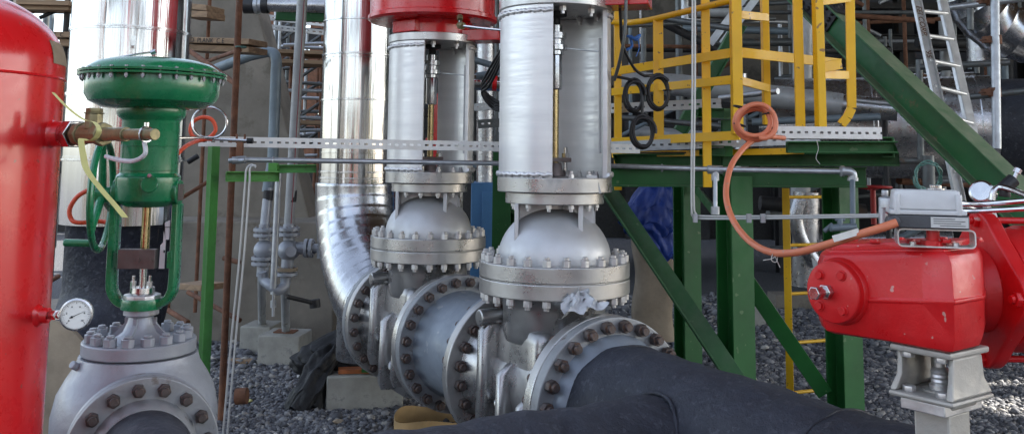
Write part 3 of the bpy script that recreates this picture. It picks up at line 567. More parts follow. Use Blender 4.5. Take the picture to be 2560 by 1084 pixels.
# black pipe joined to it
gpipe = thing('small_black_pipe', 'black pipe with grey flange bolted to the front of the green control valve', 'pipe', Vector((fc.x, fc.y, 0))+fn*.3)
gf = MB().lathe([(.13, .004), (.236, .004), (.236, .042), (.14, .042)], fc, fn, 80).build('pipe_flange', 'grey_flange', gpipe, bevel=.004)
nut_p = meshof(stud(None, 0, .022, .024, .016, .014), 'bolt', 'bolt_brown', bevel=.002, seg=1)
ring_bolts(nut_p, gf, fc+fn*.042, fn, .2, 16, ph=.12)
MB().lathe([(.14, .04), (.168, .042), (.158, .09), (.15, .1)], fc, fn, 64).build('flange_hub', 'grey_flange', gpipe, smooth=50)
MB().lathe([(.14, .085), (.147, .09), (.15, .3), (.147, .5), (.15, .75)], fc, fn, 64).build('pipe_run', 'black', gpipe, smooth=60)
# handwheel seen nearly edge-on, with crank handle
wc = at(255, 487, D-.02); wn = Vector((.96, .22, 0)).normalized(); wx, wy, wz = basis(wn)
hwv = thing('handwheel', 'green spoked handwheel with crank handle standing left of the green control valve', 'handwheel', wc)
MB().torus(wc, wn, .195, .0125, 56, 10).build('rim', 'green_valve', hwv)
b = MB()
for k in range(3): a = R(100+120*k); b.cyl(wc, wc+(wx*math.cos(a)+wy*math.sin(a))*.19, .016, .011, 10)
b.cyl(wc-wn*.02, wc+wn*.03, .03, n=20); b.build('spokes', 'green_valve', hwv)
MB().cyl(wc, wc+wn*.09, .014, n=12).build('shaft', 'green_valve', hwv)
hp = at(232, 608, D-.05); MB().cyl(hp, hp+(at(160, 606, D-.05)-hp), .0135, n=14).build('crank_handle', 'green_valve', hwv, bevel=.005)
# red hose bits behind the wheel
tag(MB().tube(spline([at(228, 472, 3.55), at(195, 490, 3.55), at(175, 520, 3.55), at(177, 545, 3.55), at(195, 556, 3.55), at(250, 553, 3.6), at(280, 560, 3.6)], 6), .0085, 10).build('red_hose', 'hose_red'), 'red hose curving behind the green handwheel', 'hose')
# ------------------------------------------------------------------ rack gearbox actuator (right foreground)
C_ = at(2385, 740, 2.30); L0 = at(2036, 740, 2.63); R0 = at(2458, 740, 2.39); RB = at(2466, 740, 2.60); LB = at(2150, 740, 2.86); LC = at(2048, 740, 2.75)
ga = thing('actuator_gearbox', 'bright red cast gearbox with hex adjusting screw standing on a grey bracket at the right', 'actuator', (C_.x, C_.y, 0))
C2 = Vector((C_.x, C_.y)); L2 = Vector((L0.x, L0.y)); R2 = Vector((R0.x, R0.y))
e1 = (L2-C2).normalized(); e2 = (R2-C2).normalized(); nA = Vector((e1.y, -e1.x));
if nA.y > 0: nA = -nA
back = -nA*.26
plan = [C2, C2.lerp(R2, .5), R2, Vector((RB.x, RB.y)), Vector((LB.x, LB.y)), Vector((LC.x, LC.y)), L2.lerp(Vector((LC.x, LC.y)), .5), L2-e1*.02, L2.lerp(C2, .2), L2.lerp(C2, .5), L2.lerp(C2, .8)]
cen = sum(plan, Vector((0, 0)))/len(plan); LL = (L2-C2).length
def ring(yc, yl, inset):      # pixel height at the corner and at the left end
    zc = zat(C2.x, C2.y, yc); zl = zat(L2.x, L2.y, yl); out = []
    for p in plan:
        t = max(0, min(1, (p-C2).dot(e1)/LL)); d = (p-cen).normalized(); q = p-d*inset
        out.append(Vector((q.x, q.y, zc*(1-t)+zl*t)))
    return out
MB().loft([ring(888, 828, .035), ring(882, 822, .014), ring(852, 800, .004), ring(762, 752, .001), ring(758, 749, -.003), ring(751, 743, -.003), ring(748, 740, .001), ring(662, 660, .005), ring(640, 638, .014), ring(630, 628, .032)]).build('housing', 'red', ga, bevel=.006, seg=3, smooth=50)
MB().loft([ring(636, 634, .03), ring(629, 627, .03), ring(626, 624, .033)]).build('rim_plate', 'red', ga, bevel=.003)
MB().loft([ring(628, 626, .045), ring(612, 612, .045), ring(608, 608, .048)]).build('cover_plate', 'red', ga, bevel=.004)
hexm = meshof(MB().cyl((0, 0, 0), (0, 0, .009), .012, n=6).cyl((0, 0, 0), (0, 0, .002), .015, n=20), 'cover_bolt', 'red', bevel=.001)
ztop = lambda p: (lambda t: zat(C2.x, C2.y, 608)*(1-t)+zat(L2.x, L2.y, 608)*t)(max(0, min(1, (p-C2).dot(e1)/LL)))
for f_, g_ in ((.04, .06), (.32, .06), (.62, .06), (.92, .1), (.96, .5), (.65, .82), (.3, .85), (.02, .8), (-.08, .45)):
    p = C2+e1*LL*(.06+.86*f_)+back*(.12+.7*g_); inst('cover_bolt', hexm, ga, Matrix.Translation((p.x, p.y, ztop(p))))
# end disc with adjusting screw
n3 = Vector((nA.x, nA.y, 0)); dcx = at(2103, 733, 2.52); pz = dcx.z
pd = L2+(C2-L2).normalized()*.082+nA*.002; dc = Vector((pd.x, pd.y, pz))
MB().lathe([(.094, -.04), (.09, -.004), (.086, .008), (.083, .012)], dc, n3, 48).build('end_boss', 'red', ga, smooth=60)
MB().lathe([(.085, .01), (.083, .028), (.08, .032), (.03, .034)], dc, n3, 56).build('end_cover', 'red', ga, bevel=.003)
ex, ey, ez = basis(n3)
if ex.x < 0: ex, ey = -ex, -ey
for a in (R(52), R(135), R(222), R(-48)): inst('cover_bolt', hexm, ga, amat(dc+n3*.034+ex*.052*math.cos(a)+Vector((0, 0, .06))*math.sin(a), n3))
sc = dc+n3*.034+ex*-.012
MB().cyl(sc, sc+n3*.018, .021, n=6).build('lock_nut', 'steel', ga, bevel=.002)
MB().cyl(sc+n3*.016, sc+n3*.05, .013, n=16).cyl(sc+n3*.034, sc+n3*.062, .0185, n=6).build('adjusting_screw', 'steel', ga, bevel=.002)
# grey bracket below
bk = at(2376, 900, 2.335); bc = Vector((bk.x, bk.y))+e1*.083-nA*.095; ang = math.atan2(e1.y, e1.x); brk = thing('valve_bracket', 'cast grey bracket with two open legs carrying the red gearbox', 'bracket', (bc.x, bc.y, 0)); 
u = Vector((-e1.x, -e1.y, 0)); v = n3; zt1 = zat(bk.x, bk.y, 884); zt0 = zt1-.017; zb1 = zat(bk.x, bk.y, 1006); zb0 = zb1-.015
B3 = Vector((bc.x, bc.y, 0)); Pq = lambda a, b_, z: B3+u*a+v*b_+Vector((0, 0, z))
def slab(hu, hv, z0, z1, hu2=None, hv2=None):
    hu2 = hu2 or hu; hv2 = hv2 or hv
    return [[Pq(a*hu, b_*hv, z0) for a, b_ in ((-1, -1), (1, -1), (1, 1), (-1, 1))], [Pq(a*hu2, b_*hv2, z1) for a, b_ in ((-1, -1), (1, -1), (1, 1), (-1, 1))]]
MB().loft(slab(.083, .095, zt0, zt1)).build('top_flange', 'cast_bare', brk, bevel=.006)
MB().loft(slab(.088, .1, zb0, zb1)).build('base_flange', 'cast_bare', brk, bevel=.008)
for s in (-1, 1):
    pr = lambda a, b_, z: Pq(s*a, b_, z)
    MB().loft([[pr(.066, -.098, zb1), pr(.086, -.098, zb1), pr(.086, .098, zb1), pr(.066, .098, zb1)], [pr(.06, -.075, (zb1*.6+zt0*.4)), pr(.076, -.078, (zb1*.6+zt0*.4)), pr(.076, .078, (zb1*.6+zt0*.4)), pr(.06, .075, (zb1*.6+zt0*.4))], [pr(.062, -.068, zt0), pr(.076, -.07, zt0), pr(.076, .07, zt0), pr(.062, .068, zt0)]]).build('leg', 'cast_bare', brk, bevel=.006)
nb = meshof(MB().cyl((0, 0, 0), (0, 0, .014), .017, n=6), 'bracket_bolt', 'bolt_silver', bevel=.0015)
for a, b_ in ((-.045, .07), (.045, .07), (-.045, -.07), (.045, -.07)): inst('bracket_bolt', nb, brk, Matrix.Translation(Pq(a, b_, zb1))); inst('bracket_bolt', nb, brk, Matrix.Translation(Pq(a, b_, zt0-.014)))
MB().lathe([(.012, zb1), (.028, zb1+.001), (.028, zb1+.015), (.022, zb1+.018)]+[(.022+.002*(k % 2), zb1+.018+.006*k) for k in range(6)]+[(.02, zb1+.055), (.014, zb1+.06), (.014, zt0)], B3, n=28).build('stem', 'bolt_silver', brk, smooth=30)
MB().lathe([(.045, zb1-.001), (.045, zb1+.004)], B3, n=28).cyl(Pq(-.03, -.045, zb1), Pq(-.03, -.045, zt0), .018, n=20).build('gland_column', 'cast_bare', brk)
MB().loft([[p for p in slab(.055, .055, zb0-.03, zb0)[0]], slab(.065, .07, zb0-.03, zb0)[1]]).loft(slab(.048, .05, 0.25, zb0-.03)).build('neck', 'cast_bare', brk, bevel=.006)
MB().loft(slab(.06, .088, zb0-.028, zb0-.001)).build('stop_block', 'bolt_silver', brk, bevel=.003)
MB().lathe([(.06, -.3), (.2, -.26), (.23, -.1), (.23, .1), (.2, .26), (.06, .3)], B3+Vector((0, 0, .28)), u, 48).build('valve_body', 'cast_bare', brk, smooth=60)
# power cylinder behind it
ax = Vector((.995, .04, .0)).normalized(); pc = at(2466, 722, 2.68)
pcx = thing('power_cylinder', 'large red pneumatic cylinder with tie rods running out of the picture behind the gearbox', 'cylinder', Vector((pc.x, pc.y, 0)))
xx, yy, _ = basis(ax)
def octo(r, cut, h):
    o = []
    for a in range(96):
        t = 2*PI*a/96; q_ = abs(math.cos(2*t))**3; o.append(pc+ax*h+(xx*math.cos(t)+yy*math.sin(t))*(r-.045*(1-q_)))
    return o
MB().loft([octo(.213, 0, -.02), octo(.218, 0, -.015), octo(.218, 0, .018), octo(.213, 0, .022)]).lathe([(.09, -.1), (.12, -.02)], pc, ax, 40).build('end_plate', 'red', pcx, bevel=.006)
MB().lathe([(.15, .02), (.165, .03), (.172, .06), (.172, .9), (.1, .95)], pc, ax, 80).build('barrel', 'red', pcx, smooth=40)
MB().lathe([(.172, .1), (.18, .105), (.18, .14), (.172, .145)], pc, ax, 80).build('barrel_band', 'red', pcx, smooth=30)
for t in range(4):
    a = R(90*t); p = pc+(xx*math.cos(a)+yy*math.sin(a))*.193
    if t % 2 == 0 or True:
        MB().cyl(p+ax*-.02, p+ax*1.0, .0095, n=10).build('tie_rod', 'red', pcx); MB().cyl(p-ax*.034, p-ax*.015, .021, n=6).cyl(p-ax*.045, p-ax*.034, .012, n=10).build('nut', 'red', pcx, bevel=.002)
# C-shaped mounting strap and the position switch
mc = at(2333, 604, 2.38); ms = thing('mounting_strap', 'bent steel strap carrying the white switch box on top of the red gearbox', 'bracket', Vector((mc.x, mc.y, mc.z-.02)))
uu = Vector((.96, -.28, 0)); vv = Vector((.28, .96, 0)); za, zb = mc.z-.012, mc.z+.034
def strap(x0, x1, z0, z1, r=.012, n=5):
    pts = []
    for cx, cz, a0 in ((x1-r, z1-r, 90), (x1-r, z0+r, 0), (x0+r, z0+r, -90), (x0+r, z1-r, 180)):
        for k in range(n+1): a = R(a0-90*k/n); pts.append((cx+r*math.cos(a), cz+r*math.sin(a)))
    return pts
outer = strap(-.088, .094, za, zb); inner = strap(-.0845, .0905, za+.0035, zb-.0035, .009)
Q = lambda a, z, b_: Vector((mc.x, mc.y, 0))+uu*a+vv*b_+Vector((0, 0, z))
n = len(outer); b = MB(); vs = [Q(a, z, b_) for pl_, b_ in ((outer, -.035), (inner, -.035), (inner, .035), (outer, .035)) for a, z in pl_]; fs = []
for k in range(n):
    l = (k+1) % n
    for j in range(4): j2 = (j+1) % 4; fs.append((j*n+k, j*n+l, j2*n+l, j2*n+k))
b.add(vs, fs).build('strap', 'bolt_silver', ms)
MB().cyl(Q(.0, za+.002, 0), Q(0, zb, 0), .016, n=20).cyl(Q(.0, za+.002, 0), Q(0, za+.016, 0), .03, n=6).build('drive_shaft', 'red', ms)
for a in (-.05, .05): MB().cyl(Q(a, za+.003, -.015), Q(a, za+.012, -.015), .008, n=6).build('strap_bolt', 'bolt_silver', ms)
sw = thing('switch_box', 'white position switch box with dark base and rating label above the red gearbox', 'switch box', Q(0, zb, 0))
zq = zb+.001
def sb(x0, x1, y0, y1, z0, z1, ins=0): return [[Q(a, z0, b_) for a, b_ in ((x0, y0), (x1, y0), (x1, y1), (x0, y1))], [Q(a, z1, b_) for a, b_ in ((x0+ins, y0+ins), (x1-ins, y0+ins), (x1-ins, y1-ins), (x0+ins, y1-ins))]]
hB = .034; hT = .062
MB().loft(sb(-.1, .078, -.05, .05, zq, zq+hB)).build('base', 'dark_plastic', sw, bevel=.004)
MB().loft(sb(-.105, .073, -.053, .053, zq+hB+.0005, zq+hB+.012)).build('cover_lip', 'white', sw, bevel=.003)
MB().loft(sb(-.098, .066, -.047, .047, zq+hB+.0125, zq+hB+hT, .006)).build('cover', 'white', sw, bevel=.006, seg=3)
tz = zq+hB+hT; MB().cyl(Q(.01, tz, 0), Q(.01, tz+.004, 0), .022, n=24).cyl(Q(.01, tz+.004, 0), Q(.01, tz+.012, 0), .015, n=24).build('indicator_dome', 'steel', sw, bevel=.001)
for a in (-.088, .056): MB().cyl(Q(a, zq+hB+.0, -.047), Q(a, tz-.01, -.046), .008, n=10).build('cover_screw_boss', 'white', sw, bevel=.002)
pl0 = MB().box(Q(.032, zq+.017, -.0515), (.086, .0012, .026), math.atan2(uu.y, uu.x)); pl0.build('rating_plate', 'sticker', sw)
for i, (x0_, x1_) in enumerate(((-.005, .045), (-.005, .068), (-.005, .058), (.01, .068))): MB().box(Q((x0_+x1_)/2, zq+.0255-i*.0055, -.0523), (x1_-x0_, .0004, .0016), math.atan2(uu.y, uu.x)).build('rating_mark', 'ink', sw)
# cable gland and hose
g0 = Q(-.1, zq+.016, -.01); g1 = at(2240, 556, 2.33)
gd = (g1-g0).normalized(); MB().cyl(g0, g0+gd*.05, .0165, n=8).cyl(g0+gd*.05, g1, .0145, .011, 16).build('cable_gland', 'dark_plastic', sw, bevel=.002)
hp = [at(2242, 556, 2.33), at(2200, 570, 2.34), at(2140, 588, 2.38), at(2060, 613, 2.48), at(1985, 631, 2.6), at(1920, 628, 2.75), at(1866, 595, 2.95), at(1828, 540, 3.1), at(1815, 480, 3.25), at(1828, 415, 3.4), at(1858, 372, 3.5), at(1890, 345, 3.56)]
ho = thing('sensor_hose', 'salmon hose from the white switch box up to a tied coil', 'hose', at(1880, 345, 3.55))
MB().tube(spline(hp, 8), .0105, 12).build('hose_run', 'hose', ho)
cpts = [at(1890, 345, 3.56)]
for k in range(1, 74):
    a = R(70+15*k); w = k/74; cx, cy = 1888+4*math.sin(k*.13), 306+4*math.sin(k*.09); rx, ry = 44+4*math.sin(k*.26), 40+3*math.cos(k*.2)
    if k > 60: cx += (k-60)*1.2
    cpts.append(at(cx+rx*math.cos(a), cy+ry*math.sin(a), 3.57-.0012*k+.006*math.sin(k*.5)))
cpts += [at(1900, 344, 3.48), at(1925, 342, 3.5), at(1960, 345, 3.6)]
MB().tube(spline(cpts, 3), .0098, 10).build('hose_coil', 'hose', ho)
for px, py in ((1850, 268), (1848, 312), (1921, 282), (1922, 322)): MB().torus(at(px, py, 3.535), (at(px+30*(1 if px > 1890 else -1), py-8, 3.53)-at(px, py, 3.53)).cross(Vector((0, 1, 0))), .024, .0035, 16, 6).build('cable_tie', 'cable', ho)
mk = at(2116, 588, 2.385); MB().sweep(at(2083, 597, 2.405), at(2148, 578, 2.365), Bsec(.004, .017), (0, 0, 1)).build('metal_tag', 'galv_bright', ho)
tag(MB().tube(spline([at(1935, 628, 2.7), at(1928, 648, 2.69), at(1940, 655, 2.69), at(1944, 640, 2.69), at(1935, 632, 2.69), at(1950, 668, 2.69)], 5), .0012, 5).tube(spline([at(1908, 650, 2.69), at(1930, 646, 2.69), at(1944, 636, 2.69)], 4), .0012, 5).build('twine', 'twine'), 'white twine ends tied round the salmon hose', 'twine')
# instrument tubing behind the switch: elbow fitting, gauge and twin tubes
fi = thing('air_regulator', 'grey air fitting with small round gauge beside the white switch box', 'fitting', at(2215, 560, 2.75))
MB().cyl(at(2208, 560, 2.75), at(2208, 515, 2.75), .013, n=12).cyl(at(2208, 520, 2.75), at(2232, 520, 2.75), .019, n=20).lathe([(.028, 0), (.028, .03), (.02, .034)], at(2222, 520, 2.75), (0, 0, 1), 28).cyl(at(2212, 490, 2.75), at(2212, 475, 2.75), .01, n=10).build('fitting_body', 'galv', fi, bevel=.002)
tw = thing('twin_tubes', 'pair of bright steel instrument tubes leaving the right edge above the red cylinder', 'tube', at(2480, 515, 2.7))
MB().tube(spline([at(2395, 508, 2.62), at(2450, 510, 2.62), at(2580, 500, 2.5)], 4), .0075, 10).build('tube_run', 'steel', tw)
MB().tube(spline([at(2395, 528, 2.6), at(2450, 527, 2.6), at(2580, 520, 2.5)], 4), .0075, 10).build('tube_run', 'steel', tw)
MB().tube(spline([at(2480, 500, 2.75), at(2484, 478, 2.75), at(2500, 468, 2.75), at(2530, 474, 2.7), at(2570, 490, 2.62)], 5), .009, 10).build('tube_run', 'steel', tw)
sg = thing('small_gauge', 'small steel gauge facing away above the red cylinder', 'gauge', at(2462, 490, 2.8))
MB().lathe([(.03, -.016), (.036, -.012), (.036, .008), (.028, .012)], at(2455, 480, 2.8), (-.6, -.7, .3), 32).cyl(at(2468, 482, 2.82), at(2490, 492, 2.8), .012, n=10).cyl(at(2462, 492, 2.8), at(2462, 512, 2.8), .01, n=10).build('gauge_case', 'steel', sg, bevel=.002)
nd_ = thing('needle_valve', 'black bodied needle valve with steel stem at the right edge', 'valve', at(2520, 475, 2.75))
MB().cyl(at(2505, 474, 2.75), at(2535, 448, 2.75), .02, n=14).cyl(at(2512, 468, 2.75), at(2512, 492, 2.75), .016, n=10).build('valve_body', 'cable', nd_, bevel=.002)
MB().cyl(at(2535, 448, 2.75), at(2543, 428, 2.75), .006, n=8).cyl(at(2541, 432, 2.75), at(2546, 422, 2.75), .011, n=6).build('valve_stem', 'steel', nd_)
# ------------------------------------------------------------------ slotted cable trays
def tray(name, a, b_, h, label, m='galv_bright', w=.05, pitch=.042, slot=.02, up=(0, 0, 1), group=None):
    a = Vector(a); b_ = Vector(b_); d = (b_-a).normalized(); Ln = (b_-a).length; u = Vector(up); u = (u-d*u.dot(d)).normalized(); s = u.cross(d); s = -s if s.y < 0 else s
    b = MB(); t = .0025; sh = h*.2
    def plate(l0, l1, h0, h1): b.add([a+d*l+u*hh+s*ss for l in (l0, l1) for hh in (h0, h1) for ss in (0, t)], [(0, 1, 3, 2), (4, 6, 7, 5), (0, 4, 5, 1), (2, 3, 7, 6), (0, 2, 6, 4), (1, 5, 7, 3)])
    plate(0, Ln, -h/2, -sh/2); plate(0, Ln, sh/2, h/2)
    k = 0; x = 0
    while x < Ln: plate(x, min(Ln, x+pitch-slot), -sh/2, sh/2); x += pitch
    for q in (-1, 1): b.add([a+d*l+u*(q*(h/2-(0 if e else t)))+s*ss for l in (0, Ln) for e in (0, 1) for ss in (t, w)], [(0, 1, 3, 2), (4, 6, 7, 5), (0, 4, 5, 1), (2, 3, 7, 6), (0, 2, 6, 4), (1, 5, 7, 3)])
    o = b.build(name, m, smooth=0); return tag(o, label, 'cable tray', group)
tray('slotted_channel', at(496, 353, 4.72), at(1600, 372, 5.35), .052, 'long pale slotted channel crossing in front of the rear silver valve', pitch=.041)
tray('slotted_channel', at(1925, 330, 3.62), at(2205, 333, 3.66), .047, 'short bright slotted channel where the salmon hose coil ends', w=.12, pitch=.031, slot=.014)
tray('slotted_channel', at(1500, 272, 6.0), at(1803, 258, 5.7), .062, 'upper grey slotted channel behind the yellow railing with black cable coils', 'galv', pitch=.05)
tray('slotted_channel', at(1500, 368, 5.6), at(2050, 345, 5.0), .062, 'lower grey slotted channel along the platform edge under the black coils', 'galv', pitch=.05)
# ------------------------------------------------------------------ grey conduit pipe and its drops
def pipe(name, pts, r, m, label, cat='pipe', n=14, group=None, sm=50): return tag(MB().tube(pts, r, n).build(name, m, smooth=sm), label, cat, group)
cp = thing('air_pipe', 'thin grey air pipe crossing the whole scene with threaded elbow and drop on the right', 'pipe', at(1390, 412, 5.3))
q = [at(600, 399, 4.7), at(1390, 410, 5.35), at(1790, 423, 4.75), at(2125, 429, 4.45)]
MB().tube(q, .0135, 14).build('pipe_run', 'galv', cp)
MB().tube([at(1788, 425, 4.75), at(1788, 530, 4.7)], .0115, 12).build('drop', 'galv', cp)
MB().tube([at(2131, 440, 4.45), at(2132, 565, 4.3)], .0125, 12).build('drop', 'pipe_blue', cp)
def fit(px, py, d, r=.022): return MB().cyl(at(px-19, py-.4, d), at(px+19, py+.4, d), r, n=16).cyl(at(px, py, d), at(px, py+28, d), r*.9, n=16)
fit(1788, 424, 4.75).build('tee', 'galv', cp, bevel=.003)
MB().tube(spline([at(2105, 428, 4.45), at(2122, 429, 4.45), at(2131, 435, 4.45), at(2132, 448, 4.45)], 4), .021, 14).cyl(at(2102, 428, 4.45), at(2110, 428, 4.45), .026, n=12).cyl(at(2132, 444, 4.45), at(2132, 452, 4.45), .026, n=12).build('elbow', 'galv', cp)
MB().cyl(at(1788, 516, 4.7), at(1788, 536, 4.7), .022, n=14).build('coupling', 'galv', cp, bevel=.002)
MB().cyl(at(580, 401, 4.68), at(616, 399, 4.7), .019, n=14).cyl(at(572, 402, 4.68), at(582, 401, 4.68), .013, n=8).cyl(at(598, 402, 4.62), at(612, 401, 4.62), .014, n=6).build('end_fitting', 'galv', cp, bevel=.002)
for px, dd in ((683, 4.75), (1655, 4.95), (1320, 5.3)): MB().torus(at(px, 400+(px-600)*.0185, dd), (1, .05, 0), .018, .004, 20, 6).build('u_bolt', 'galv', cp)
MB().cyl(at(2075, 570, 4.3), at(2140, 566, 4.3), .017, n=12).cyl(at(2100, 566, 4.3), at(2100, 545, 4.3), .014, n=10).cyl(at(2060, 578, 4.32), at(2082, 560, 4.32), .011, n=8).cyl(at(2088, 548, 4.3), at(2112, 548, 4.3), .009, n=8).build('isolating_cock', 'pipe_blue', cp, bevel=.002)
# steel instrument tubes: drop from above, turn right at the foot
its = thing('instrument_tubes', 'pair of bright thin tubes dropping from above and turning right under the green platform', 'tube', at(1735, 545, 4.5))
for o_ in (0, 6.5):
    MB().tube(spline([at(1731+o_, -60, 4.5), at(1731+o_, 200, 4.5), at(1729+o_*.9, 400, 4.5), at(1729+o_*.9, 520-o_, 4.5), at(1733+o_, 540-o_, 4.5), at(1750, 546-o_, 4.48), at(1900, 546-o_*.9, 4.3), at(2215, 541-o_*.8, 3.9)], 5), .0052, 8).build('tube_run', 'tubing', its)
for px in (1738, 1872, 1907): MB().box(at(px, 545, 4.28 if px > 1800 else 4.48), (.02, .02, .04)).build('tube_clip', 'galv', its)
itl = thing('instrument_tubes', 'pair of thin steel tubes curving down past the light green post on the left', 'tube', at(575, 1000, 4.5))
for o_ in (0, 11):
    MB().tube(spline([at(640, 418-o_*.3, 4.5), at(628+o_*.3, 412+o_*.2, 4.5), at(616+o_*.8, 425, 4.5), at(612+o_, 470, 4.5), at(598+o_, 650, 4.5), at(578+o_, 850, 4.5), at(556+o_, 1100, 4.5)], 6), .0052, 8).build('tube_run', 'tubing', itl)
# coil loop of steel tube and red hose by the green valve
lp = thing('tube_loop', 'looped bright steel tube standing on the end of the pale slotted channel', 'tube', at(523, 347, 3.9))
pts = [at(625, 352, 3.9), at(540, 348, 3.9)]+[at(524+43*math.cos(R(75-12*k)), 307+39*math.sin(R(75-12*k)), 3.9-.001*k) for k in range(0, 31)]+[at(500, 344, 3.86), at(446, 345, 3.8)]
MB().tube(spline(pts, 3), .0055, 8).build('tube_run', 'steel', lp)
MB().cyl(at(618, 352, 3.9), at(632, 352, 3.9), .014, n=6).build('fitting', 'dark_steel', lp)
rh = thing('signal_hose', 'orange red hose looping from the green actuator side to the slotted channel', 'hose', at(500, 355, 3.9))
MB().tube(spline([at(440, 396, 3.55), at(448, 380, 3.6), at(470, 362, 3.7), at(496, 352, 3.95), at(520, 346, 3.98), at(539, 325, 3.98), at(530, 300, 3.98), at(507, 293, 3.98), at(482, 305, 3.98), at(476, 328, 3.98), at(490, 345, 3.99), at(530, 348, 4.02)], 7), .0085, 10).build('hose_run', 'hose_red', rh)
MB().cyl(at(430, 405, 3.5), at(443, 392, 3.54), .012, n=8).cyl(at(426, 396, 3.5), at(447, 402, 3.5), .015, n=6).build('hose_fitting', 'steel', rh)
# black cables with coils behind the front valve
bc_ = thing('cable_coils', 'black cables tied in three hanging coils on the yellow railing', 'cable', at(1610, 330, 5.1))
def coil(cx, cy, rx, ry, turns, d0, ph=0):
    return [at(cx+k*.09+(rx+3*math.sin(k*.19))*math.cos(R(ph+15*k)), cy-k*.06+(ry+4*math.cos(k*.14))*math.sin(R(ph+15*k)), d0-.0011*k) for k in range(int(24*turns)+1)]
MB().tube(spline([at(1548, -30, 4.7), at(1552, 60, 4.8), at(1556, 110, 4.9), at(1585, 170, 5.0), at(1615, 192, 5.1)], 6)[:-1]+coil(1642, 234, 26, 42, 3.2, 5.14, -100), .0085, 8).build('cable_coil', 'cable', bc_)
MB().tube(spline([at(1540, 192, 5.0), at(1572, 198, 5.05), at(1592, 206, 5.1)], 6)[:-1]+coil(1582, 242, 23, 38, 3.2, 5.14, -60), .0085, 8).build('cable_coil', 'cable', bc_)
MB().tube(spline([at(1600, 215, 5.08), at(1606, 250, 5.06), at(1606, 285, 5.06), at(1615, 300, 5.05)], 6)[:-1]+coil(1603, 332, 27, 38, 3.2, 5.05, -50), .0085, 8).build('cable_coil', 'cable', bc_)
for px, py in ((1614, 232), (1668, 226), (1612, 362), (1578, 272)): MB().torus(at(px, py, 5.09), (0, 0, 1), .022, .004, 14, 6).build('cable_tie', 'cable', bc_)
pipe('grey_cable', spline([at(1566, -30, 4.6), at(1562, 80, 4.6), at(1550, 150, 4.65), at(1536, 200, 4.75)], 6), .009, 'tube', 'grey flexible conduit hanging beside the front silver yoke', 'cable')
tag(MB().tube(spline([at(1568, 90, 5.0), at(1585, 96, 4.98), at(1600, 88, 5.0), at(1590, 100, 5.0), at(1575, 90, 5.0), at(1580, 115, 5.0), at(1566, 125, 5.0)], 4), .008, 6).tube(spline([at(1594, 95, 5.0), at(1598, 120, 5.0), at(1590, 142, 5.0)], 4), .003, 5).build('blue_rag', 'blue_rag'), 'knotted scrap of blue rope caught beside the yellow railing', 'rag')
# ------------------------------------------------------------------ green platform and its yellow rails
gp_ = thing('green_platform', 'green painted steel platform frame with braced H columns under the yellow railings', 'platform', gnd(1830, 800))
def hcol(px, py, d, pyb, w, nm='leg', hh=None, rot=0.0):
    a, b = vert(px, py, d, pyb); b.z = 0; hh = hh or w
    MB().sweep(b, a, Isec(w, hh, .011, .008), (math.sin(rot), math.cos(rot), 0)).build(nm, 'green_steel', gp_, bevel=.0015, seg=1)
    MB().box(b+Vector((0, 0, .012)), (w+.1, hh+.1, .024)).build('base_plate', 'green_steel', gp_); return b
hcol(1834, 440, 5.35, 900, .15, rot=-.42)
hcol(1716, 455, 7.1, 870, .15, rot=-.4)
hcol(2098, 440, 5.62, 980, .15, rot=-.42)
hcol(1262, 380, 6.9, 640, .14, rot=.3)
def beam(a, b, sec, nm='beam', m='green_steel', par=None, up=(0, 0, 1), bev=.0012): return MB().sweep(a, b, sec, up).build(nm, m, par or gp_, bevel=bev, seg=1)
beam(at(1530, 442, 5.6), at(2165, 443, 5.25), Isec(.11, .115, .009, .007))
beam(at(1540, 400, 5.75), at(2248, 398, 5.15), Csec(-.075, .075, .008))
beam(at(1965, 368, 5.0), at(2235, 368, 4.95), Csec(-.07, .062, .007))
beam(at(2235, 368, 4.95), at(2238, 372, 6.0), Csec(.06, .11, .007))
beam(at(1765, 282, 5.5), at(1830, 285, 5.3), Csec(-.06, .06, .006), 'bracket'); beam(at(1815, 300, 5.4), at(1815, 440, 5.4), Isec(.05, .05, .006, .006), 'stub_post', up=(0, 1, 0))
beam(at(1765, 376, 5.35), at(1830, 378, 5.2), Csec(-.06, .06, .006), 'bracket')
beam(at(1500, 480, 6.0), at(1835, 985, 5.15), Lsec(.105, .009), 'brace', up=(0, -1, 0))
beam(at(1868, 668, 5.4), at(2080, 975, 5.6), Lsec(.09, .009), 'brace', up=(.2, 1, 0))
beam(at(1735, 480, 7.0), at(1835, 610, 5.6), Lsec(.07, .008), 'brace')
beam(at(1250, 500, 6.9), at(1380, 560, 6.9), Isec(.1, .1, .008, .006))
# deck plate on top of the frame
dk = MB(); q1, q2, q3, q4 = at(1545, 387, 5.8), at(1850, 384, 5.3), at(2160, 384, 6.4), at(1800, 384, 7.6)
zt_ = q2.z; vs = [Vector((q.x, q.y, zt_)) for q in (q1, q2, q3, q4)]; dk.loft([vs, [v_+Vector((0, 0, .008)) for v_ in vs]]).build('deck', 'dark_steel', gp_)
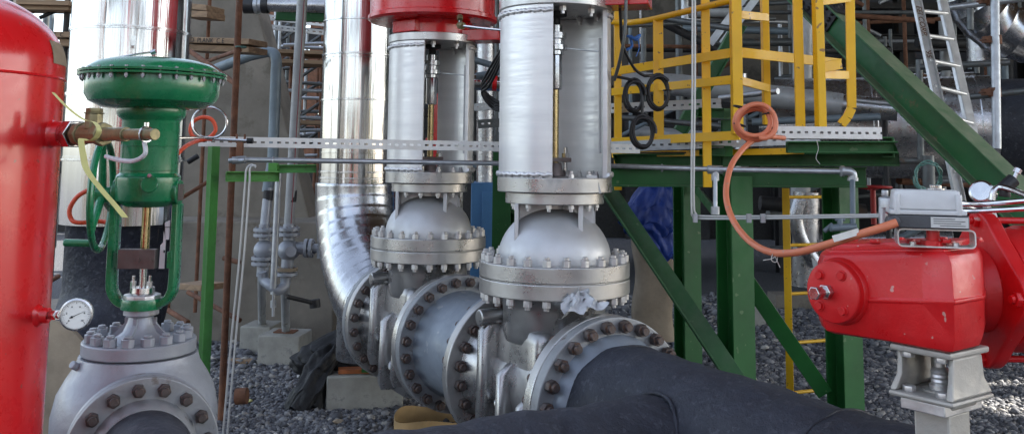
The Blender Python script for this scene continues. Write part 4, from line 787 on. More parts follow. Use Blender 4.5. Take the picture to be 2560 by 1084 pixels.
# small green stools carrying the left channel
gs = thing('channel_support', 'light green angle post with crossbar holding the pale slotted channel on the left', 'support', gnd(520, 980))
a, b = vert(551, 366, 4.55, 950); b.z = 0
beam(b, a, Lsec(.066, .007), 'post', 'green_dark', gs, up=(-.3, -1, 0))
beam(at(564, 441, 4.5), at(696, 441, 4.6), Csec(-.03, .05, .006), 'crossbar', 'green_light', gs, up=(0, 0, 1))
beam(at(690, 422, 4.75), at(790, 421, 4.8), Csec(-.03, .042, .006), 'crossbar', 'green_dark', gs)
MB().box(at(684, 422, 4.72), (.045, .04, .06)).build('saddle', 'green_light', gs, bevel=.002)
MB().box(at(598, 352, 4.68), (.09, .05, .014)).box(at(600, 372, 4.66), (.03, .03, .07)).cyl(at(592, 335, 4.68), at(592, 358, 4.68), .006, n=8).cyl(at(612, 335, 4.68), at(612, 358, 4.68), .006, n=8).build('clamp', 'rust', gs, bevel=.002)
# yellow posts, rails, cage
yr = thing('yellow_railing', 'bright yellow guard railing with square posts and flat rails above the green platform', 'railing', at(1840, 330, 5.0))
def ypost(px, py0, py1, d, w=.052, t=.05, nm='post', par=None):
    a, b = vert(px, py0, d, py1); MB().sweep(b, a, Bsec(w, t), (0, 1, 0)).build(nm, 'yellow', par or yr, bevel=.003)
def yrail(px0, py0, d0, px1, py1, d1, h=.05, t=.012, par=None): MB().sweep(at(px0, py0, d0), at(px1, py1, d1), Bsec(t, h), (0, 0, 1)).build('rail', 'yellow', par or yr, bevel=.002)
ypost(1544, 30, 475, 5.9, .045); ypost(1645, 50, 345, 5.5, .06, .02); ypost(1838, 0, 335, 4.95, .055, .06); ypost(1910, -40, 312, 5.3, .04)
yrail(1530, 180, 5.9, 1838, 131, 4.95, .052); yrail(1530, 230, 5.9, 1835, 199, 4.95, .048); yrail(1530, 355, 5.85, 1850, 338, 4.95, .05); yrail(1530, 387, 5.9, 2010, 377, 5.0, .035)
yrail(1838, 130, 4.95, 2102, 159, 5.3, .055); yrail(1838, 198, 4.95, 1922, 221, 5.2, .045); yrail(1838, 36, 4.95, 1920, 44, 5.2, .045)
MB().tube(spline([at(1530, 55, 5.9), at(1570, 57, 5.75), at(1590, 55, 5.65), at(1640, 47, 5.5), at(1842, -2, 4.95)], 4), .019, 12).build('handrail', 'yellow', yr)
cg_ = thing('ladder_cage', 'yellow ladder safety cage with tall flat bars at the right end of the railing', 'ladder cage', at(2040, 320, 5.0))
ypost(1992, -60, 318, 4.9, .05, .02, 'bar', cg_); ypost(2042, -60, 318, 4.8, .042, .07, 'bar', cg_); ypost(1762, -60, 468, 5.2, .048, .02, 'bar', cg_)
MB().tube([at(2126, -60, 5.0)], .01) if False else None
p = [at(2124, -60, 5.0), at(2129, 270, 5.0), at(2118, 293, 5.0), at(2103, 312, 5.0)]; b = MB()
for i in range(3): b.sweep(p[i], p[i+1], Bsec(.05, .014), (0, -1, 0))
b.build('bar', 'yellow', cg_, bevel=.002)
yrail(2042, 172, 4.85, 2100, 160, 4.9, .055, .03, cg_); yrail(2050, 186, 4.85, 2122, 188, 5.0, .045, .012, cg_); yrail(2050, 5, 4.85, 2126, -4, 5.0, .04, .012, cg_)
ld = thing('access_ladder', 'yellow vertical access ladder under the platform edge', 'ladder', gnd(1965, 930))
a, b = vert(1964, 470, 5.9, 900); b.z = 0; a2_ = a+Vector((.40, .16, 0)); b2_ = b+Vector((.40, .16, 0))
MB().sweep(b, a, Bsec(.045, .012), (.37, .93, 0)).build('stile', 'yellow', ld, bevel=.002); MB().sweep(b2_, a2_, Bsec(.045, .012), (.37, .93, 0)).build('stile', 'yellow', ld, bevel=.002)
for k in range(6):
    z = .28+.3*k
    if z < a.z-.02: MB().cyl((a.x, a.y, z+.0), (a2_.x, a2_.y, z), .0105, n=10).build('rung', 'yellow', ld)
# big diagonal beam and gusset
dg = thing('diagonal_beam', 'wide green diagonal I-beam slanting down to the right edge', 'beam', at(2560, 470, 4.7))
A_ = at(1955, -68, 6.4); B_ = at(2640, 596, 4.5); dd = (B_-A_).normalized(); upv = Vector((.5, -.78, .62)); upv = (upv-dd*upv.dot(dd)).normalized()
MB().sweep(A_, B_, Isec(.18, .17, .012, .009), upv).build('web_and_flanges', 'green_beam', dg, bevel=.003, seg=1)
sd = upv.cross(dd).normalized(); sd = -sd if sd.y > 0 else sd
gq = A_+dd*.5
pl_ = MB(); c = gq+sd*.014; r3 = Matrix((dd, upv, sd)).transposed(); pl_.box(c, (.36, .15, .014), r3); g1 = pl_.build('gusset_plate', 'dark_steel', dg, bevel=.002)
gt = MB(); ct = gq+upv*.095+dd*.02; gt.box(ct, (.4, .15, .012), r3 @ Matrix.Rotation(PI/2, 3, 'X')); g2 = gt.build('gusset_plate', 'dark_steel', dg, bevel=.002)
bm_ = meshof(MB().lathe([(.016, 0), (.015, .008), (.009, .014), (.002, .016)], n=14), 'bolt_head', 'dark_steel', smooth=60)
for i in range(5):
    for j in range(3): inst('bolt_head', bm_, g1, amat(c+dd*(-.14+.07*i)+upv*(-.045+.045*j)+sd*.008, sd)); 
    for j in (-1, 1): inst('bolt_head', bm_, g2, amat(ct+dd*(-.14+.07*i)+sd*(j*.04)+upv*.006, upv))
beam(at(1700, 330, 8.5), at(1850, 60, 8.5), Isec(.12, .12, .01, .008), 'beam', 'green_steel', tb := thing('brace_beam', 'dark green brace beam rising behind the yellow railing', 'beam', at(1700, 330, 8.5)))
lb = thing('lattice_brace', 'grey riveted splice bars slanting in front of the concrete wall', 'brace', at(1800, 100, 9))
for o_ in (0, 30): 
    b = MB().sweep(at(1775+o_, 110, 9), at(1880+o_, -30, 9), Bsec(.012, .07), (1, 0, 1)); b.build('splice_bar', 'galv', lb)
# leaning aluminium ladder with lettering
al = thing('aluminium_ladder', 'leaning aluminium ladder with painted lettering on its left stile', 'ladder', gnd(2385, 700))
Lt, Lb = at(2275, -60, 6.6), at(2400, 520, 5.7); Rt, Rb = at(2345, -60, 6.75), at(2486, 560, 5.85)
fr = (Vector((.1, -1, .1)))
MB().sweep(Lb, Lt, Csec(.026, .072, .004), (.95, .3, 0)).build('stile', 'galv_bright', al); MB().sweep(Rb, Rt, Csec(-.026, .072, .004), (.95, .3, 0)).build('stile', 'galv_bright', al)
for k in range(9):
    t = .06+.115*k; MB().cyl(Lt.lerp(Lb, t), Rt.lerp(Rb, t), .016, n=12).build('rung', 'galv_bright', al)
for k in (2, 3): 
    t = .06+.115*k; MB().sweep(Lt.lerp(Lb, t+.02), Lt.lerp(Lb, t+.0).lerp(Rt.lerp(Rb, t), .4), Bsec(.004, .016)).build('rung_brace', 'galv', al)
xd = (Lb-Lt).normalized(); yd = Vector((.95, .3, 0))
nn_ = xd.cross(yd); 
def onst(py): t = (py+60)/580; return Lt.lerp(Lb, t)
for s_, y_ in (('EEI CORP.', 28), ("'95", 146)): text('lettering', s_, .062, 'brown_ink', al, onst(y_)+Vector((-.018, -.032, 0)), xd, yd, .0008)
# green wire tangle
tag(MB().tube(spline([at(2320+(34+6*math.sin(k*.9))*math.cos(R(28*k)), 440+(34+5*math.cos(k*1.3))*math.sin(R(28*k)), 4.2+.03*math.sin(k)) for k in range(46)], 3), .0035, 5).build('wire_tangle', 'wire'), 'tangled coil of thin green wire behind the white switch box', 'wire')
tag(MB().tube(spline([at(2042, 352, 4.9), at(2046, 372, 4.9), at(2040, 395, 4.9), at(2050, 410, 4.9)], 4), .002, 5).build('twine', 'twine'), 'loose twine end hanging under the short bright channel', 'twine')
# ------------------------------------------------------------------ left column of cladding, black bend
lc = at(311, 400, 6.1); lr = .372
col = thing('clad_column_pipe', 'wide aluminium clad vertical pipe behind the green diaphragm actuator', 'pipe', (lc.x, lc.y, 0))
zc = lambda y: zat(lc.x, lc.y, y)
segs = [zc(556), zc(392), zc(240), zc(83), 3.6, 4.7]; prof = []
for z0, z1 in zip(segs[:-1], segs[1:]): prof += [(lr, z0+.001), (lr, z1-.016), (lr+.005, z1-.014), (lr+.005, z1)]
MB().lathe(prof, (lc.x, lc.y, 0), n=110).build('cladding', 'alu', col, smooth=25)
for y in (83, 240, 400): MB().lathe([(lr+.002, zc(y)-.008), (lr+.009, zc(y)-.006), (lr+.009, zc(y)+.006), (lr+.002, zc(y)+.008)], (lc.x, lc.y, 0), n=80).build('band', 'steel', col)
bp_ = at(334, 102, 5.68); MB().box(bp_, (.028, .004, .06), R(10)).build('band_clip', 'steel', col)
MB().lathe([(lr-.03, zc(556)), (lr-.03, zc(556)-.001), (lr-.045, zc(556)-.01), (lr-.045, zc(700))], (lc.x, lc.y, 0), n=64).build('coated_section', 'black', col, smooth=60)
rad_ = .5; b = MB(); cz = zc(700); rings = []
cdir = Vector((-.25, -1, 0)).normalized()
for i in range(25):
    q = R(90)*i/24; c = Vector((lc.x, lc.y, cz))+cdir*(rad_*(1-math.cos(q)))-Vector((0, 0, rad_*math.sin(q))); rd = -cdir*math.cos(q)-Vector((0, 0, 1))*math.sin(q); sdv = Vector((0, 0, 1)).cross(cdir)
    rings.append([c+rd*((lr-.045)*math.cos(2*PI*k/56))+sdv*((lr-.045)*math.sin(2*PI*k/56)) for k in range(56)])
b.loft(rings).build('coated_bend', 'black', col, smooth=60)
ce = Vector((lc.x, lc.y, cz-rad_))+cdir*rad_
MB().cyl(ce, ce+cdir*.12, lr-.045, n=56).build('coated_end', 'black', col); MB().lathe([(lr-.06, .1), (lr-.02, .1), (lr-.02, .13), (lr-.06, .13)], ce, cdir, 56).build('end_ring', 'tan_dull', col)
# ------------------------------------------------------------------ concrete pier and its plinth (left middle)
pr = thing('concrete_pier', 'tall weathered concrete pier with one sloping side behind the rusty scaffold', 'pier', gnd(600, 690))
d = 11.0
P1, P2, P3, P4 = at(440, 560, d), at(778, 560, d), at(622, -60, d), at(440, -60, d)
MB().loft([[P1, P2, P3, P4], [p+Vector((0, .6, 0)) for p in (P1, P2, P3, P4)]]).build('shaft', 'concrete_dark', pr, bevel=.02)
a, b = at(440, 552, 10.2), at(840, 552, 10.2); z1 = a.z; 
MB().loft([[Vector((a.x-.6, 10.2, z)), Vector((b.x, 10.2, z)), Vector((b.x, 12.4, z)), Vector((a.x-.6, 12.4, z))] for z in (-.1, z1)]).build('plinth', 'concrete_dark', pr, bevel=.02)
kb_ = gnd(660, 805); kc = gnd(860, 745)
cur = MB(); A1 = gnd(-100, 850); A2 = gnd(880, 778); nn = (A2-A1).normalized(); pp_ = Vector((-nn.y, nn.x, 0))
cur.loft([[A1, A2, A2+pp_*1.2, A1+pp_*1.2], [p+Vector((0, 0, .22)) for p in (A1, A2, A2+pp_*1.2, A1+pp_*1.2)]])
tag(cur.build('concrete_kerb', 'concrete_dark', bevel=.015), 'low weathered concrete kerb running along the foot of the pier', 'kerb')
# ------------------------------------------------------------------ rusty scaffold with planks
rs_ = thing('rusty_scaffold', 'rusty tube scaffold with timber planks standing in front of the concrete pier', 'scaffold', gnd(598, 890))
def rt_(px0, py0, d0, px1, py1, d1, r=.022, par=None, m='rust', nm='tube'): return MB().cyl(at(px0, py0, d0), at(px1, py1, d1), r, n=12).build(nm, m, par or rs_)
def rv_(px, py0, d, py1, r=.024, par=None, m='rust', nm='upright'):
    a, b = vert(px, py0, d, py1); 
    if b.z < 0: b.z = 0
    return MB().cyl(a, b, r, n=14).build(nm, m, par or rs_)
rv_(602, -80, 7.2, 1055, .026); rv_(461, -80, 8.6, 780, .026); rv_(528, -80, 8.8, 780, .018); rv_(175, -80, 9.2, 700, .03, m='dark_steel')
rt_(380, 60, 8.5, 592, 212, 7.4); rt_(445, 500, 7.0, 535, 445, 7.2, .016); rt_(470, 405, 7.0, 495, 390, 7.0, .02, m='dark_steel'); rt_(420, 775, 8.0, 470, 805, 7.8); rt_(470, 730, 7.6, 600, 800, 7.2, .018)
rt_(500, 160, 8.6, 600, 125, 7.4, .018); rt_(460, 50, 8.6, 525, 25, 8.5, .016); rt_(120, 705, 8.0, 146, 690, 8.2, .02)
rt_(560, 645, 7.4, 598, 655, 7.3, .02); MB().cyl(at(590, 990, 7.2), at(618, 988, 7.2), .06, n=14).build('base_collar', 'rust', rs_)
MB().torus(at(602, 118, 7.2), (0, 0, 1), .04, .006, 18, 6).build('lashing', 'wire', rs_)
def plank(px0, py0, d0, px1, py1, d1, h, label, t=.26, txt=None, par=None):
    p = thing('scaffold_plank', label, 'plank', (at(px0, py0, d0)+at(px1, py1, d1))/2); a = at(px0, py0, d0); b = at(px1, py1, d1); dn = (b-a).normalized(); f = Vector((-dn.y, dn.x, 0)).normalized()
    MB().loft([[a+Vector((0, 0, -h/2)), b+Vector((0, 0, -h/2)), b+f*t+Vector((0, 0, -h/2)), a+f*t+Vector((0, 0, -h/2))], [a+Vector((0, 0, h/2)), b+Vector((0, 0, h/2)), b+f*t+Vector((0, 0, h/2)), a+f*t+Vector((0, 0, h/2))]]).build('board', 'wood', p, bevel=.004)
    if txt:
        u = (b-a).normalized(); text('stencil', txt[0], txt[1], 'ink', p, a+u*txt[2]-f*.002-Vector((0, 0, txt[1]*.36)), u, (0, 0, 1), .0008)
plank(453, 99, 8.3, 622, 104, 8.0, .052, 'stencilled plank of the rusty scaffold right of the wide clad pipe', txt=('FOLD  PLANK  C E', .06, .0))
plank(456, 118, 8.35, 622, 124, 8.05, .055, 'plain plank directly below the stencilled one on the rusty scaffold')
plank(456, 14, 8.5, 516, 20, 8.4, .055, 'upper short plank beside the rusty upright left of the pier'); plank(456, 34, 8.5, 518, 36, 8.4, .06, 'lower of two short planks beside the rusty upright left of the pier')
plank(40, 4, 9.0, 172, 8, 9.0, .05, 'plank at the top left over the red tank dome'); plank(40, 18, 9.05, 172, 20, 9.05, .045, 'second plank just below the one over the red tank dome')
plank(120, 86, 9.0, 178, 87, 9.0, .055, 'lettered plank end between the red tank and the wide clad pipe', txt=('K  C', .055, .05)); plank(148, 106, 9.05, 178, 107, 9.05, .07, 'bare plank end under the lettered one beside the red tank')
plank(440, 715, 7.9, 502, 720, 7.7, .05, 'splintered short board lying at the foot of the rusty scaffold')
rt_(80, 30, 9.2, 145, -10, 9.2, .024, m='rust'); rt_(100, 45, 9.2, 178, 10, 9.2, .02, m='dark_steel')
# ------------------------------------------------------------------ slender process pipes with small valves
pw = thing('striped_pipe', 'tall pale grey pipe with thin red line standing on a small valve', 'pipe', gnd(712, 850))
b_ = gnd(700, 840)
tp = at(759, -60, 8.1); bt = at(722, 572, 8.5)
MB().tube([tp, bt], .046, 20).build('pipe_run', 'pipe_grey', pw)
ddv = (bt-tp).normalized(); sv = Vector((.55, -.8, 0)); sv = (sv-ddv*sv.dot(ddv)).normalized(); MB().tube([tp+sv*.046, bt+sv*.046], .0035, 5).build('painted_line', 'red_stripe', pw)
MB().cyl(at(729, 475, 8.45), at(727, 503, 8.46), .05, n=20).build('tape_wrap', 'cable', pw)
def fl(px, py, d, r, h, par, m='pipe_grey', ax=(0, 0, 1), nb=8):
    c = at(px, py, d); axv = Vector(ax).normalized(); g = MB().cyl(c-axv*h/2, c+axv*h/2, r, n=32).build('flange', m, par, bevel=.003)
    x, y, z = basis(axv)
    g.name = 'flange'; mb_ = meshof(MB().cyl((0, 0, -h/2-.012), (0, 0, h/2+.012), .0085, n=6), 'bolt', 'bolt_grey')
    for k in range(nb): a = 2*PI*k/nb; inst('bolt', mb_, g, amat(c+(x*math.cos(a)+y*math.sin(a))*r*.8, axv))
for nm, x0, lab in (('globe_valve', 722, 'right hand small grey globe valve with side flange on the process pipes'), ('globe_valve', 661, 'left hand small grey globe valve beside the striped pipe')):
    t = thing(nm, lab, 'valve', at(x0, 700, 8.4)); d = 8.4 if x0 > 700 else 8.7; m = 'pipe_grey'
    dy = 0 if x0 > 700 else 2
    fl(x0, 572+dy, d, .1, .03, t, 'cast_grey'); fl(x0, 585+dy, d, .1, .03, t, 'cast_grey')
    MB().sphere(at(x0, 625, d), .1, 24, (1, 1, .95)).cyl(at(x0, 560, d), at(x0, 600, d), .05, n=20).cyl(at(x0-2, 640, d), at(x0-5, 690, d), .055, n=20).build('valve_body', 'cast_grey', t)
    if x0 > 700:
        MB().cyl(at(x0+5, 627, d-.05), at(x0+5, 628, d-.13), .05, n=24).build('blind_cap', 'cast_grey', t, bevel=.003)
        fl(766, 620, d, .085, .03, t, 'cast_grey', (1, 0, 0)); fl(778, 620, d, .085, .03, t, 'cast_grey', (1, 0, 0)); MB().cyl(at(740, 620, d), at(765, 620, d), .055, n=20).cyl(at(778, 620, d), at(845, 622, d), .04, n=16).cyl(at(800, 612, d-.02), at(800, 645, d-.02), .03, n=6).build('side_pipe', 'cast_grey', t)
        fl(716, 672, d, .1, .03, t, 'tan_dull'); fl(716, 684, d, .1, .03, t, 'cast_grey')
        MB().tube(spline([at(714, 690, d), at(712, 712, d), at(695, 725, d-.05), at(678, 715, d-.05), at(660, 700, d), at(655, 680, d)], 5), .045, 16).build('u_bend', 'cast_grey', t)
        MB().cyl(at(686, 710, d-.07), at(684, 735, d-.07), .03, n=6).cyl(at(684, 735, d-.07), at(683, 790, d-.07), .014, n=12).cyl(at(683, 750, d-.07), at(683, 768, d-.07), .026, n=6).build('drain_cock', 'galv', t)
        MB().cyl(at(716, 740, d), at(790, 758, d+.2), .02, n=12).cyl(at(786, 748, d+.2), at(788, 768, d+.2), .05, n=16).build('handle_rod', 'dark_steel', t)
    else: fl(656, 645, d, .1, .03, t, 'cast_grey'); fl(656, 658, d, .1, .03, t, 'cast_grey')
rtb = thing('bent_pipe', 'blue-grey pipe bending down in front of the concrete pier', 'pipe', at(680, 560, 8.9))
MB().tube(spline([at(540, 172, 9.6), at(625, 140, 9.2)], 2)+spline([at(668, 130, 9.0), at(684, 134, 8.98), at(691, 150, 8.95), at(690, 180, 8.95)], 5)+[at(682, 400, 8.85), at(668, 480, 8.8)], .052, 18).build('pipe_run', 'pipe_blue', rtb)
MB().cyl(at(671, 470, 8.8), at(661, 572, 8.75), .045, n=18).build('lower_run', 'cast_grey', rtb); MB().cyl(at(671, 475, 8.79), at(669, 500, 8.79), .049, n=18).build('tape_wrap', 'cable', rtb)
pipe('support_rod', [at(697, 425, 8.2), at(683, 720, 8.2)], .028, 'galv', 'slender grey pipe between the two small globe valves', 'pipe')
def block(px0, px1, pyb, h, dep, label, rot=0, name='concrete_block', m='concrete'):
    a = gnd(px0, pyb); b = gnd(px1, pyb); w = (b-a).length; c = (a+b)/2+Vector((0, dep/2, 0)); 
    mb = MB().box((c.x, c.y, h/2-.02), (w, dep, h+.04), rot); o = mb.build(name, m, bevel=.012, smooth=30); return tag(o, label, 'concrete block'), c, h
o_, c1, h1 = block(645, 752, 917, .29, .42, 'square concrete footing under the right small globe valve', -.1)
o_, c2_, h2 = block(600, 678, 884, .27, .4, 'square concrete footing behind and left of the front footing', -.1)
o_, c3, h3 = block(808, 1000, 1027, .27, .36, 'long concrete block under the rear silver valve flanges', .12)
pipe('pipe_stand', [at(712, 690, 8.4)-Vector((0, 0, 0)), Vector((c1.x, c1.y, h1))], .04, 'pipe_grey', 'grey pipe stand rising from the front square footing')
pipe('pipe_stand', [at(655, 690, 8.7), Vector((c2_.x, c2_.y, h2))], .04, 'pipe_grey', 'grey pipe stand rising from the rear square footing')
MB_ = MB().box((c1.x, c1.y, h1+.008), (.2, .16, .012), -.1); tag(MB_.build('steel_shim', 'rust'), 'rusty steel plate on top of the front square footing', 'plate')
# shims and black bag on the long block
w1 = at(905, 934, 7.62); tag(MB().box((w1.x+.02, w1.y+.1, h3+.02), (.45, .12, .03), .18).build('wood_shim', 'wood_orange'), 'orange stained wood strip lying on the long concrete block', 'wood strip')
tag(MB().box((w1.x+.05, w1.y+.06, h3+.045), (.12, .12, .05), .1).build('green_packer', 'green_steel'), 'small dark green packer on the orange wood strip', 'packer')
b = MB(); rows = []; bx = gnd(835, 1000)
def bagpt(u, v):
    a = 2*PI*u; r = math.sin(PI*min(.98, .04+v*.94)); w = 1+.16*math.sin(5*a+v*9)+.09*math.sin(11*a-v*14)+.05*math.sin(23*a+v*31)
    return Vector((.31*r*w*math.cos(a), .19*r*w*math.sin(a), .2*math.cos(PI*v)*(1+.1*math.sin(4*a))))
def crumple(c, prof, ph=0, n=110, m=44, amp=1.0):      # a creased sack: (dx, dy, dz, rx, ry) rings from the top down
    rings = []
    for i in range(m+1):
        t = i/m*(len(prof)-1); k0 = min(int(t), len(prof)-2); f_ = t-k0; f_ = f_*f_*(3-2*f_); v = i/m*6
        dx, dy, dz, rx, ry = [p_+(q_-p_)*f_ for p_, q_ in zip(prof[k0], prof[k0+1])]; row = []
        for k in range(n):
            a = 2*PI*k/n
            w = 1+amp*(.16*abs(math.sin(2*a+1.1*v+ph))+.10*abs(math.sin(3.5*a-1.9*v+1.3*math.sin(v+ph)))*1.0+.05*abs(math.sin(8*a+3.1*v+ph))-.14) if k else 0
            w = w or 1+amp*(.16*abs(math.sin(1.1*v+ph))+.10*abs(math.sin(-1.9*v+1.3*math.sin(v+ph)))+.05*abs(math.sin(3.1*v+ph))-.14)
            row.append(c+Vector((dx+rx*w*math.cos(a), dy+ry*w*math.sin(a), dz+.02*amp*math.sin(5*a+v))))
        rings.append(row)
    return rings
b.loft(crumple(at(858, 895, 8.0), [(.0, 0, .24, .03, .03), (.03, 0, .2, .14, .1), (-.02, 0, .1, .30, .17), (-.03, 0, .0, .37, .2), (-.03, 0, -.1, .36, .2), (-.02, 0, -.17, .3, .18)]))
b.loft(crumple(at(785, 940, 7.62), [(.12, .15, .22, .03, .03), (.09, .1, .17, .10, .08), (.03, .05, .06, .11, .09), (-.02, -.03, -.09, .12, .09), (-.06, -.04, -.22, .14, .1)], 1.7))
tag(b.build('black_bag', 'bag', smooth=50), 'crumpled black plastic bag slumped over the long concrete block', 'plastic bag')
cr = Vector((-.56, 7.0, 0)); b = MB()
rings = []
for k in range(60):
    a = 2*PI*k/60; r = .255+.012*math.sin(2*a); c, s_ = math.cos(a), math.sin(a); h = .14+.02*math.sin(a*3)
    rings.append([cr+Vector((r*c*1.05, r*s_, .005)), cr+Vector(((r+.004)*c*1.05, (r+.004)*s_, .005)), cr+Vector(((r+.004)*c*1.05, (r+.004)*s_, h)), cr+Vector((r*c*1.05, r*s_, h))])
b.loft(rings, close=True); tag(b.build('cardboard_ring', 'tan', smooth=50), 'open brown cardboard ring lying on the gravel below the flanges', 'cardboard')
tag(MB().box(gnd(615, 905)+Vector((0, 0, .015)), (.35, .14, .03), .1).build('timber_offcut', 'wood', bevel=.004), 'timber offcut on the gravel beside the rear footing', 'timber')
# ------------------------------------------------------------------ background mass
def wall(name, m, x0, x1, y, z0, z1, label, cat='wall', t=.4): o = MB().box(((x0+x1)/2, y+t/2, (z0+z1)/2), (x1-x0, t, z1-z0)).build(name, m, smooth=0); return tag(o, label, cat)
X_ = lambda px, d: at(px, 400, d).x
# concrete wall upper right
cwp = [at(1500, -80, 13), at(2300, -80, 13)]
wall('concrete_wall', 'concrete_shade', X_(1480, 13), X_(1990, 13), 13, at(1700, 215, 13).z, 9, 'grey concrete wall high behind the yellow handrail')
wall('pale_building', 'pale_wall', X_(60, 26), X_(215, 26), 26, 0, 3.6, 'pale sheeting glimpsed between scaffold planks at the top left', 'building')
sb_ = thing('dark_backdrop', 'added dark backdrop closing the view behind all the pipework', 'building', (2, 24, 0))  # dark sheet put in for the shaded depth beyond the pipes
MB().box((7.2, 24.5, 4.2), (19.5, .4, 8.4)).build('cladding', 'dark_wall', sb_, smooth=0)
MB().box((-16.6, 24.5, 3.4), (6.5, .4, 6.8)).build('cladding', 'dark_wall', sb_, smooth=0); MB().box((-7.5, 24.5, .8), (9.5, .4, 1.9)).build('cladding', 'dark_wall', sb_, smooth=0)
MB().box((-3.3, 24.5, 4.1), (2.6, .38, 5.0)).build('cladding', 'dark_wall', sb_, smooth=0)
rg = random.Random(9); b = MB()
for i in range(14):
    for j in range(26):
        if rg.random() < .86: b.box((-7.2+.19*i, 24.5, 1.8+.19*j), (.19-.0*i, .3, .19))
b.build('cladding', 'rust', sb_, smooth=0)  # brown backdrop panel, random holes left for specks of sky
for k in range(12): MB().sweep((-4.5+1.9*k, 24.1, 0), (-4.5+1.9*k, 24.1, 8.2), Isec(.25, .25, .02, .02), (0, 1, 0)).build('column', 'dark_steel', sb_)
MB().box((15.5, 19.5, 7), (.4, 16, 14)).build('sun_blocker', 'dark_wall', sb_, smooth=0)  # unseen wall added at the right to keep sun off the far ground
# shadowed deck and structures overhead, out of the picture
rk = thing('pipe_rack', 'steel pipe rack towering behind the pipework', 'pipe rack', (3, 17, 0))
for k in range(8):
    x = -4.2+2.3*k
    MB().sweep((x, 17, 0), (x, 17, 9), Isec(.28, .28, .02, .015), (0, 1, 0)).build('column', 'dark_steel', rk)
for z in (2.4, 4.2, 5.8): MB().sweep((-5.0, 16.8, z), (12.5, 16.8, z), Isec(.2, .3, .02, .015)).build('beam', 'dark_steel', rk)
MB().box((5.2, 18.5, 4.9), (15, 3.4, .12)).build('deck', 'dark_steel', rk)
MB().box((4.6, 18.5, 2.95), (13, 3.4, .1)).build('deck', 'dark_steel', rk)
# dark far scaffold tubes, mid field (behind the small pipes): bright speckled depth
G1 = 'scaffold tubes in the tall tower between pier and clad riser'
rr = random.Random(4)
for k in range(17):
    px = rr.uniform(690, 842); pipe('scaffold_tube', list(vert(px, rr.uniform(-80, 160), rr.uniform(13, 15), rr.uniform(300, 560))), .026, rr.choice(['tube', 'galv', 'rust', 'galv']), 'upright scaffold tube in the tower seen between the pier and the clad riser', 'scaffold tube', 8).__setitem__('group', G1)
for k in range(18):
    y = -20+k*24+rr.uniform(-9, 9); d = rr.uniform(12.6, 15.2)
    pipe('scaffold_tube', [at(rr.uniform(685, 730), y+rr.uniform(-8, 8), d), at(845, y+rr.uniform(-10, 10), d)], .026, rr.choice(['tube', 'galv', 'rust', 'galv']), 'level scaffold tube in the tower seen between the pier and the clad riser', 'scaffold tube', 8).__setitem__('group', G1+', level ones')
for k in range(12):
    y = rr.uniform(0, 380); pipe('scaffold_tube', [at(700, y+60, 13.5), at(835, y-30, 13.8)], .024, 'tube', 'slanting scaffold tube in the tower seen between the pier and the clad riser', 'scaffold tube', 8).__setitem__('group', G1+', slanting ones')
tray('slotted_channel', at(640, 40, 12.3), at(835, 62, 12.3), .075, 'uppermost pale slotted channel in the tower left of the clad riser', pitch=.09, slot=.045)
tray('slotted_channel', at(660, 66, 12.6), at(835, 84, 12.6), .07, 'second pale slotted channel in the tower left of the clad riser', pitch=.09, slot=.045)
for i, (y, lab) in enumerate(((134, 'plank platform high in the tower left of the clad riser'), (158, 'lower plank platform in the tower left of the clad riser'), (306, 'low plank platform in the tower left of the clad riser'))):
    tag(MB().sweep(at(690, y-2, 12.8), at(842, y+4, 12.8), Bsec(.5, .05)).build('plank_platform', 'wood'), lab, 'platform')
tp_ = thing('overhead_pipe', 'grey insulated pipe with black coupling crossing the top left of the clad riser', 'pipe', at(730, 14, 10))
MB().cyl(at(668, 12, 10), at(860, 16, 10), .078, n=32).build('pipe_run', 'alu_dull', tp_); MB().cyl(at(610, 14, 10), at(636, 14, 10), .092, n=28).cyl(at(655, 13, 10), at(672, 13, 10), .095, n=28).build('coupling', 'cable', tp_, bevel=.006); MB().cyl(at(636, 14, 10), at(656, 13, 10), .085, n=28).cyl(at(640, 14, 10), at(646, 14, 10), .1, n=24).build('collar', 'galv', tp_)
beam(at(690, 38, 10.4), at(845, 44, 10.4), Isec(.1, .12, .01, .01), 'beam', 'green_steel', g_ := thing('roof_beam', 'dark green beam under the overhead pipe at the top left', 'beam', at(760, 40, 10.4)))
# blue cabinet and dark things between the valves
cbn = thing('blue_cabinet', 'blue steel cabinet standing behind the two silver valves', 'cabinet', gnd(1215, 700))
cd_ = 9.0; a = at(1178, 456, cd_); b = at(1262, 456, cd_)
MB().box(((a.x+b.x)/2, cd_+.3, a.z/2), (b.x-a.x, .6, a.z)).build('carcass', 'cabinet', cbn, bevel=.01); MB().box(((a.x*.42+b.x*.58), cd_-.012, a.z/2), ((b.x-a.x)*.5, .02, a.z*.9)).build('door', 'cabinet', cbn, bevel=.005)
for i, (px0, y0, px1, y1, d, r, m, lab) in enumerate((
    (1180, 205, 1262, 210, 8.6, .075, 'alu', 'bright pipe stub with red band between the silver yokes'), (1185, 150, 1260, 172, 8.4, .03, 'pipe_blue', 'slanting blue-grey tube between the silver yokes'),
    (1190, 190, 1262, 178, 8.0, .028, 'pipe_blue', 'upper blue-grey tube between the silver yokes'), (1215, -40, 1213, 460, 9.3, .09, 'alu_dull', 'upright silver pipe behind the gap between the silver yokes'),
    (1256, -40, 1254, 330, 8.8, .03, 'galv', 'thin upright tube behind the gap between the silver yokes'))): pipe('back_pipe', [at(px0, y0, d), at(px1, y1, d)], r, m, lab, n=20)
MB_ = MB().cyl(at(1232, 205, 8.58), at(1243, 206, 8.58), .085, n=24); tag(MB_.build('pipe_band', 'red_tank'), 'red band clamped round the bright pipe stub between the yokes', 'band')
